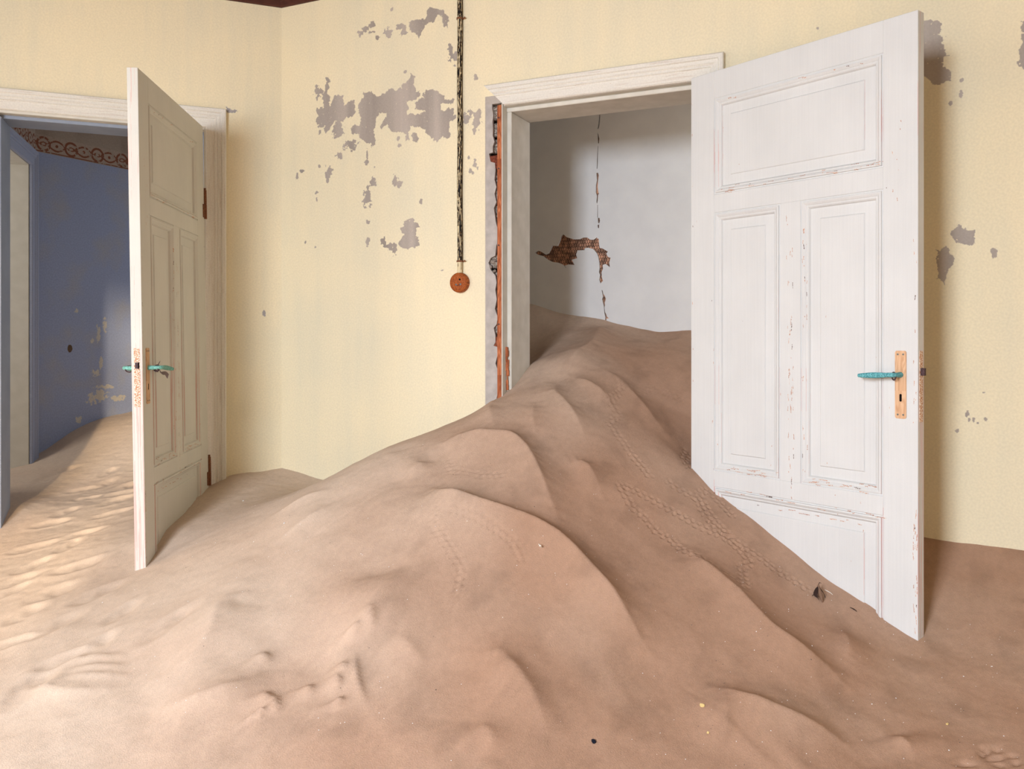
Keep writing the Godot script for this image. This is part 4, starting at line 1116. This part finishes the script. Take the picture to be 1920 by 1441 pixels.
func sand_base() -> Array:       # a thin plate bent through SAND_POINTS, on a grid of 0.1 m
	var m := SAND_POINTS.size()
	var a := []
	var b := PackedFloat64Array()
	b.resize(m + 3)
	for i in m + 3:
		var row := PackedFloat64Array()
		row.resize(m + 3)
		a.append(row)
	for i in m:
		var row: PackedFloat64Array = a[i]
		for j in m:
			var d := Vector2(SAND_POINTS[i][0] - SAND_POINTS[j][0], SAND_POINTS[i][1] - SAND_POINTS[j][1]).length_squared()
			row[j] = 0.5 * d * log(d) if d > 1e-12 else 0.0002
		row[m] = SAND_POINTS[i][0]
		row[m + 1] = SAND_POINTS[i][1]
		row[m + 2] = 1
		a[i] = row
		for e in 3:
			var r2: PackedFloat64Array = a[m + e]
			r2[i] = row[m + e]
			a[m + e] = r2
		b[i] = SAND_POINTS[i][2]
	var w := solve(a, b)
	var out := PackedFloat32Array()
	var px := PackedFloat64Array()
	var py := PackedFloat64Array()
	for q in SAND_POINTS:
		px.append(q[0])
		py.append(q[1])
	for iy in 88:
		for ix in 97:
			var u := -6.4 + ix * 0.1
			var n := -2.8 + iy * 0.1
			var s := w[m] * u + w[m + 1] * n + w[m + 2]
			for k in m:
				var d := (u - px[k]) * (u - px[k]) + (n - py[k]) * (n - py[k])
				if d > 1e-12: s += w[k] * 0.5 * d * log(d)
			out.append(s)
	return [out, 97, 88]


func cubic(a: float, b: float, c: float, d: float, t: float) -> float:
	return b + 0.5 * t * (c - a + t * (2 * a - 5 * b + 4 * c - d + t * (3 * (b - c) + d - a)))


func sand_at(u: float, n: float) -> float:       # the finished surface
	var i := clampi(sand_u.bsearch(u) - 1, 0, sand_u.size() - 2)
	var j := clampi(sand_n.bsearch(n) - 1, 0, sand_n.size() - 2)
	var w := sand_u.size()
	var x := clampf((u - sand_u[i]) / (sand_u[i + 1] - sand_u[i]), 0, 1)
	var y := clampf((n - sand_n[j]) / (sand_n[j + 1] - sand_n[j]), 0, 1)
	return lerpf(lerpf(sand_h[j * w + i], sand_h[j * w + i + 1], x), lerpf(sand_h[(j + 1) * w + i], sand_h[(j + 1) * w + i + 1], x), y)


func within(u: float, n: float) -> bool:      # where there is room for sand
	var p := Vector2(u, n)
	var d := (p - CORNER).dot(off_left)
	var t := (p - CORNER).dot(along_left)
	if n < BACK + 0.03 and d > -0.03: return u > -4.0 and u < 2.23 and n > -2.52
	if n > BACK - 0.1 and u > -2.78:
		if n > BACK + THICK - 0.03: return n < FAR + 0.02 and u < 0.92
		return u > -1.66 and u < -0.70
	if d > -0.25: return t > 0.37 and t < 1.32
	if n > 5.22 or u > -2.9: return false
	var e := (p - knee).dot(Vector2(0.733, 0.68))
	if e > -0.03: return (p - knee).dot(Vector2(0.998, -0.062)) > -0.03
	var t2 := (p - knee).dot(Vector2(0.68, -0.733))
	return e > -0.7 and t2 > 0.1 and t2 < 0.97


func crest(list: Array) -> void:
	var pts := PackedVector2Array()
	var raw := outline(list.slice(3))
	var m := raw.size()
	if m == 2: pts = raw
	else:
		for k in m - 1:
			for s in 3:
				pts.append(raw[k].cubic_interpolate(raw[k + 1], raw[maxi(k - 1, 0)], raw[mini(k + 2, m - 1)], s / 3.0))
		pts.append(raw[m - 1])
	var run := PackedFloat32Array([0.0])
	for k in range(1, pts.size()): run.append(run[k - 1] + pts[k].distance_to(pts[k - 1]))
	var total := run[run.size() - 1]
	var ends := minf(0.26, total * 0.45)
	var high: float = list[0] * 1.8
	var wn: float = list[1]
	var wp: float = list[2]
	if wp > 0.02: wp *= 2.4
	var reach := maxf(wn, wp) * 2.6
	var lo := pts[0]
	var hi := pts[0]
	for p in pts:
		lo = lo.min(p)
		hi = hi.max(p)
	var w := sand_u.size()
	for j in range(sand_n.bsearch(lo.y - reach), mini(sand_n.bsearch(hi.y + reach), sand_n.size())):
		for i in range(sand_u.bsearch(lo.x - reach), mini(sand_u.bsearch(hi.x + reach), w)):
			var p := Vector2(sand_u[i], sand_n[j])
			var best := 1e9
			var sum := 0.0
			var all := 0.0
			for k in pts.size() - 1:
				var a := pts[k]
				var d := pts[k + 1] - a
				var t := clampf((p - a).dot(d) / d.length_squared(), 0, 1)
				var q := p - a - d * t
				var l := q.length_squared()
				best = minf(best, l)
				if l > reach * reach: continue
				var at := run[k] + t * (run[k + 1] - run[k])
				var right := q.x * -d.y + q.y * d.x > 0
				var x := sqrt(l) / (wp if right else wn)
				var share := d.length() / (l * l + 1e-9)       # the nearest stretch counts most
				sum += share * smoothstep(0, ends, at) * smoothstep(0, ends, total - at) * exp(-1.3 * x if right else -x)
				all += share
			if all > 0: sand_h[j * w + i] += high * sum / all * (1.0 - smoothstep(0.75, 1.0, sqrt(best) / reach))


func dent(u: float, n: float, long: float, wide: float, turn: float, deep: float, rim: float) -> void:
	var w := sand_u.size()
	var r := long * 1.9
	var dir := Vector2(cos(turn), sin(turn))
	for j in range(sand_n.bsearch(n - r), mini(sand_n.bsearch(n + r), sand_n.size())):
		for i in range(sand_u.bsearch(u - r), mini(sand_u.bsearch(u + r), w)):
			var d := Vector2(sand_u[i] - u, sand_n[j] - n)
			var x := Vector2(d.dot(dir) / long, d.cross(dir) / wide).length()
			if x < 1.9: sand_h[j * w + i] += -deep * exp(-pow(x, 4)) + rim * exp(-pow((x - 1.25) * 3.5, 2))


func build_sand() -> void:
	var plate := sand_base()
	var g: PackedFloat32Array = plate[0]
	var gw: int = plate[1]
	sand_u = grid_lines([-5.7, 0.05, -5.05, 0.012, -1.4, 0.0065, 0.05, 0.012, 0.6, 0.08, 2.25])
	sand_n = grid_lines([-2.54, 0.1, 1.2, 0.012, 2.3, 0.0065, 3.62, 0.012, 4.66, 0.05, 5.25])
	var w := sand_u.size()
	var h := sand_n.size()
	sand_h.resize(w * h)
	var roll := noise(201, 2.6, 3)
	var soft := noise(202, 9.0, 3)
	var trod := noise(203, 11.0, 3)
	for j in h:
		var n := sand_n[j]
		var y := (n + 2.8) / 0.1
		var jy := clampi(int(y), 1, 85)
		var ty := y - jy
		for i in w:
			var u := sand_u[i]
			var x := (u + 6.4) / 0.1
			var ix := clampi(int(x), 1, gw - 3)
			var tx := x - ix
			var k := (jy - 1) * gw + ix - 1
			var s := cubic(cubic(g[k], g[k + 1], g[k + 2], g[k + 3], tx), cubic(g[k + gw], g[k + gw + 1], g[k + gw + 2], g[k + gw + 3], tx), cubic(g[k + 2 * gw], g[k + 2 * gw + 1], g[k + 2 * gw + 2], g[k + 2 * gw + 3], tx), cubic(g[k + 3 * gw], g[k + 3 * gw + 1], g[k + 3 * gw + 2], g[k + 3 * gw + 3], tx), ty)
			var tread := smoothstep(-2.3, -3.1, u - 0.25 * (n - 2.5))
			s += roll.get_noise_2d(u, n) * (0.008 - 0.005 * tread) + soft.get_noise_2d(u, n) * 0.0016
			if tread > 0: s += tread * (trod.get_noise_2d(u, n) * 0.0022)
			sand_h[j * w + i] = s
	for c in SAND_CRESTS: crest(c)
	for p in SAND_FOOTPRINTS:
		var a := rng.randf_range(0.9, 2.1)
		var k := rng.randf_range(0.7, 1.1)
		dent(p[0], p[1], 0.10 * k, 0.045 * k, a, 0.008 * k, 0.002)
		dent(p[0] + 0.03 * cos(a), p[1] + 0.03 * sin(a), 0.05 * k, 0.03 * k, a + 0.4, 0.004, 0.001)
	for list in SAND_TRACKS:
		var pts := outline(list)
		var left := 0.0
		var odd := 1.0
		for k in pts.size() - 1:
			var d := pts[k + 1] - pts[k]
			var l := d.length()
			var side := Vector2(-d.y, d.x) / l
			var s := left
			while s < l:
				var p := pts[k] + d * (s / l)
				for e in [-1.0, 1.0]:
					var q: Vector2 = p + side * e * (0.010 + rng.randf_range(-0.002, 0.003)) + d / l * e * odd * 0.004
					dent(q.x, q.y, 0.0085, 0.0058, d.angle() + e * 0.5, 0.0034 if p.x > -0.95 else 0.0018, 0.0012 if p.x > -0.95 else 0.0006)
				odd = -odd
				s += 0.013
			left = s - l
	# the mesh
	var vert := PackedVector3Array()
	var norm := PackedVector3Array()
	var tint := PackedColorArray()
	vert.resize(w * h)
	norm.resize(w * h)
	tint.resize(w * h)
	var iron := noise(204, 3.4, 4)
	var band := noise(205, 1.3, 2)
	for j in h:
		var j0 := maxi(j - 1, 0)
		var j1 := mini(j + 1, h - 1)
		for i in w:
			var i0 := maxi(i - 1, 0)
			var i1 := mini(i + 1, w - 1)
			var k := j * w + i
			var u := sand_u[i]
			var n := sand_n[j]
			vert[k] = Vector3(u, sand_h[k], -n)
			var du := (sand_h[j * w + i1] - sand_h[j * w + i0]) / (sand_u[i1] - sand_u[i0])
			var dn := (sand_h[j1 * w + i] - sand_h[j0 * w + i]) / (sand_n[j1] - sand_n[j0])
			norm[k] = Vector3(-du, 1, dn).normalized()
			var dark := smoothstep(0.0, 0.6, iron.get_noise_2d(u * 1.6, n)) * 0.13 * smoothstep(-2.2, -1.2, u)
			var pale := clampf(smoothstep(-0.8, -2.3, u) + band.get_noise_2d(u, n) * 0.3, 0, 1)      # paler to the left: the brighter light there put into the colour
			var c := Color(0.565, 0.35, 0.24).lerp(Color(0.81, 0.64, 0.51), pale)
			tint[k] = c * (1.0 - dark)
	var idx := PackedInt32Array()
	for j in h - 1:
		for i in w - 1:
			if not within((sand_u[i] + sand_u[i + 1]) / 2, (sand_n[j] + sand_n[j + 1]) / 2): continue
			var k := j * w + i
			idx.append_array(PackedInt32Array([k, k + w, k + w + 1, k, k + w + 1, k + 1]))
	var mesh := ArrayMesh.new()
	var a := []
	a.resize(Mesh.ARRAY_MAX)
	a[Mesh.ARRAY_VERTEX] = vert
	a[Mesh.ARRAY_NORMAL] = norm
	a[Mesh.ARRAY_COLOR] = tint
	a[Mesh.ARRAY_INDEX] = idx
	mesh.add_surface_from_arrays(Mesh.PRIMITIVE_TRIANGLES, a)
	var m := material(Color.WHITE, 1.0, sand_grain(), 1.7)
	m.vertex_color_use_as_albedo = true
	m.metallic_specular = 0.1
	m.normal_enabled = true
	m.normal_texture = bumps(207, 0.22, 3.0, 512)
	m.normal_scale = 0.25
	var o := MeshInstance3D.new()
	o.name = "sand_dune"
	o.mesh = mesh
	o.material_override = m
	add_child(o)
	tag(o, "wind-blown sand pouring through the doorway and filling the room, marked by ridges and tracks", "sand", "", "stuff")


func sand_grain() -> ImageTexture:
	var size := 1024
	var d := PackedByteArray()
	d.resize(size * size * 3)
	var f := grey(noise(206, 0.02, 3), size, size, true)
	for k in size * size:
		var x := 0.90 + rng.randf_range(-0.10, 0.08) + (f[k] / 255.0 - 0.5) * 0.06
		var warm := rng.randf_range(-0.025, 0.025)
		d[k * 3] = clampi(int((x + warm) * 255), 0, 255)
		d[k * 3 + 1] = clampi(int(x * 255), 0, 255)
		d[k * 3 + 2] = clampi(int((x - warm) * 255), 0, 255)
	return picture(d, size, size)


# ------------------------------------------------------------------ small things lying on the sand
func on_sand(u: float, n: float, turn := 0.0, up := 0.0) -> Transform3D:
	var e := 0.012
	var nn := Vector3(-(sand_at(u + e, n) - sand_at(u - e, n)) / e / 2, 1, (sand_at(u, n + e) - sand_at(u, n - e)) / e / 2).normalized()
	var x := Vector3(cos(turn), 0, sin(turn))
	x = (x - nn * x.dot(nn)).normalized()
	return Transform3D(Basis(x, nn, x.cross(nn)), Vector3(u, sand_at(u, n) + up, -n))


func flake(called: String, u: float, n: float, r: float, turn: float, m: Material, label: String, category: String, group := "") -> void:
	var p := PackedVector2Array()
	for k in 7:
		var w := TAU * k / 7
		p.append(Vector2(cos(w), sin(w) * 0.75) * r * rng.randf_range(0.7, 1.15))
	var o := put(called, shape(Transform3D(Basis(Vector3.RIGHT, -PI / 2 + 0.12), Vector3.ZERO)).prism(p, -0.0005, 0.0016), m)
	o.transform = on_sand(u, n, turn, 0.0012)
	tag(o, label, category, group)


func litter() -> void:
	var yellow := material(Color(0.90, 0.80, 0.55), 0.9)
	flake("paint_flake", -0.465, 2.257, 0.008, 0.4, yellow, "largest pale yellow paint flake on the sand below the dune", "paint flake", "yellow paint flakes")
	flake("paint_flake", -0.432, 2.170, 0.0042, 1.4, yellow, "small yellow paint flake just in front of the largest flake", "paint flake", "yellow paint flakes")
	flake("paint_flake", 0.142, 2.551, 0.005, 2.2, yellow, "yellow paint flake out on the sand before the white door", "paint flake", "yellow paint flakes")
	flake("slate_chip", -0.683, 1.988, 0.0075, 0.7, material(Color(0.10, 0.11, 0.16), 0.6), "small blue-black square chip lying on bare sand at the dune foot", "chip")
	flake("plaster_crumb", -2.735, 2.973, 0.006, 0.2, mats.white_edge, "white crumb on the sand beside the cream door's casing", "crumb", "white crumbs")
	flake("plaster_crumb", -2.102, 2.505, 0.005, 1.2, mats.white_edge, "white crumb alone on the smooth sand slope below the yellow corner", "crumb", "white crumbs")
	# a forked scrap of bone
	var b := base("bone_fragment", on_sand(-1.049, 2.526, 0.3, 0.004))
	tag(b, "tiny forked white bone fragment standing on the dune", "bone")
	var bone := material(Color(0.88, 0.86, 0.82), 0.6)
	put("shaft", shape().tube([Vector3(0, -0.004, 0), Vector3(0.001, 0.006, 0.003), Vector3(-0.001, 0.013, 0.006)], [0.0022, 0.0024, 0.0028], 8), bone, b)
	put("fork", shape().tube([Vector3(0, 0.009, 0.003), Vector3(-0.006, 0.017, 0.005)], [0.0022, 0.0015], 8).tube([Vector3(0, 0.011, 0.005), Vector3(0.005, 0.018, 0.007)], [0.0024, 0.0014], 8), bone, b)
	# the curled dry husk by the door
	var h := base("dry_husk", on_sand(-0.227, 3.017, -0.5, 0.0))
	tag(h, "curled dark dry husk on the sand against the white door", "husk")
	var dark := material(Color(0.20, 0.145, 0.13), 0.8)
	var tan_ := material(Color(0.50, 0.39, 0.32), 0.8)
	put("body", shape().tube([Vector3(0, 0.004, 0.038), Vector3(0, 0.010, 0.026), Vector3(0.001, 0.015, 0.008), Vector3(0.002, 0.018, -0.008), Vector3(0.004, 0.026, -0.022)], [Vector2(0.002, 0.002), Vector2(0.006, 0.005), Vector2(0.009, 0.008), Vector2(0.008, 0.007), Vector2(0.003, 0.003)], 10), tan_, h)
	for q in [[-1.0, 0.034, dark], [1.0, 0.030, dark]]:
		var s := shape()
		var prev := []
		for k in 7:
			var f := k / 6.0
			var c := Vector3(q[0] * (0.004 + 0.012 * sin(f * 2.6)), 0.022 - 0.016 * f, -0.014 + 0.046 * f)
			var wd := Vector3(q[0] * 0.006 * sin(PI * minf(f + 0.15, 1.0)), -0.007 * sin(PI * minf(f + 0.15, 1.0)), 0)
			var row := [c - wd, c + wd, c + wd + Vector3(0, 0.0012, 0), c - wd + Vector3(0, 0.0012, 0)]
			if prev:
				for e in 4: s.quad_out(prev[e], prev[(e + 1) % 4], row[(e + 1) % 4], row[e], (row[e] + row[(e + 1) % 4]) / 2 - c - Vector3(0, 0.0006, 0))
			prev = row
		put("wing_case", s, q[2], h)
	put("feeler", shape().tube([Vector3(0.004, 0.026, -0.022), Vector3(0.010, 0.031, -0.03), Vector3(0.016, 0.030, -0.028)], [0.0014, 0.0012, 0.0008], 6), dark, h)
	put("feeler", shape().tube([Vector3(-0.006, 0.012, 0), Vector3(-0.018, 0.008, 0.006), Vector3(-0.024, 0.002, 0.008)], [0.0014, 0.0012, 0.0008], 6), dark, h)
	var tw := put("twig", shape().tube([Vector3(-0.014, 0.002, 0), Vector3(-0.004, 0.004, 0.001), Vector3(0.006, 0.0035, -0.001), Vector3(0.016, 0.002, 0)], [0.001, 0.0016, 0.0014, 0.001], 6), bone)
	tw.transform = on_sand(-0.195, 3.06, 0.45)
	tag(tw, "short pale twig on the sand right beside the dark husk", "twig")
	var t2 := put("twig", shape().tube([Vector3(-0.012, 0.001, 0), Vector3(0, 0.003, 0.001), Vector3(0.012, 0.001, 0)], [0.001, 0.0018, 0.001], 6), dark)
	t2.transform = on_sand(-0.113, 3.017, 0.4)
	tag(t2, "short dark twig on the sand along the foot of the white door", "twig")
	# grit: white and dark specks strewn over the sand
	var mm := MultiMesh.new()
	mm.transform_format = MultiMesh.TRANSFORM_3D
	mm.use_colors = true
	mm.mesh = shape().box(Vector3(-1, -0.5, -0.8), Vector3(1, 0.5, 0.8), 0.35).mesh()
	mm.instance_count = 520
	for k in 520:
		var u := rng.randf_range(-2.6, 0.6)
		var n := rng.randf_range(1.6, 3.0)
		if k < 170:
			u = rng.randf_range(-0.45, 0.55)
			n = rng.randf_range(2.1, 3.1)
		var r := rng.randf_range(0.0006, 0.0013) * (1.6 if rng.randf() < 0.08 else 1.0)
		mm.set_instance_transform(k, on_sand(u, n, rng.randf() * TAU, r * 0.3) * Transform3D(Basis().scaled(Vector3.ONE * r), Vector3.ZERO))
		mm.set_instance_color(k, Color(0.85, 0.86, 0.88) if rng.randf() < 0.72 else Color(0.12, 0.09, 0.08))
	var g := MultiMeshInstance3D.new()
	g.name = "grit"
	g.multimesh = mm
	var gm := material(Color.WHITE, 0.6)
	gm.vertex_color_use_as_albedo = true
	g.material_override = gm
	add_child(g)
	tag(g, "white and dark grit specks strewn over the sand", "grit", "", "stuff")
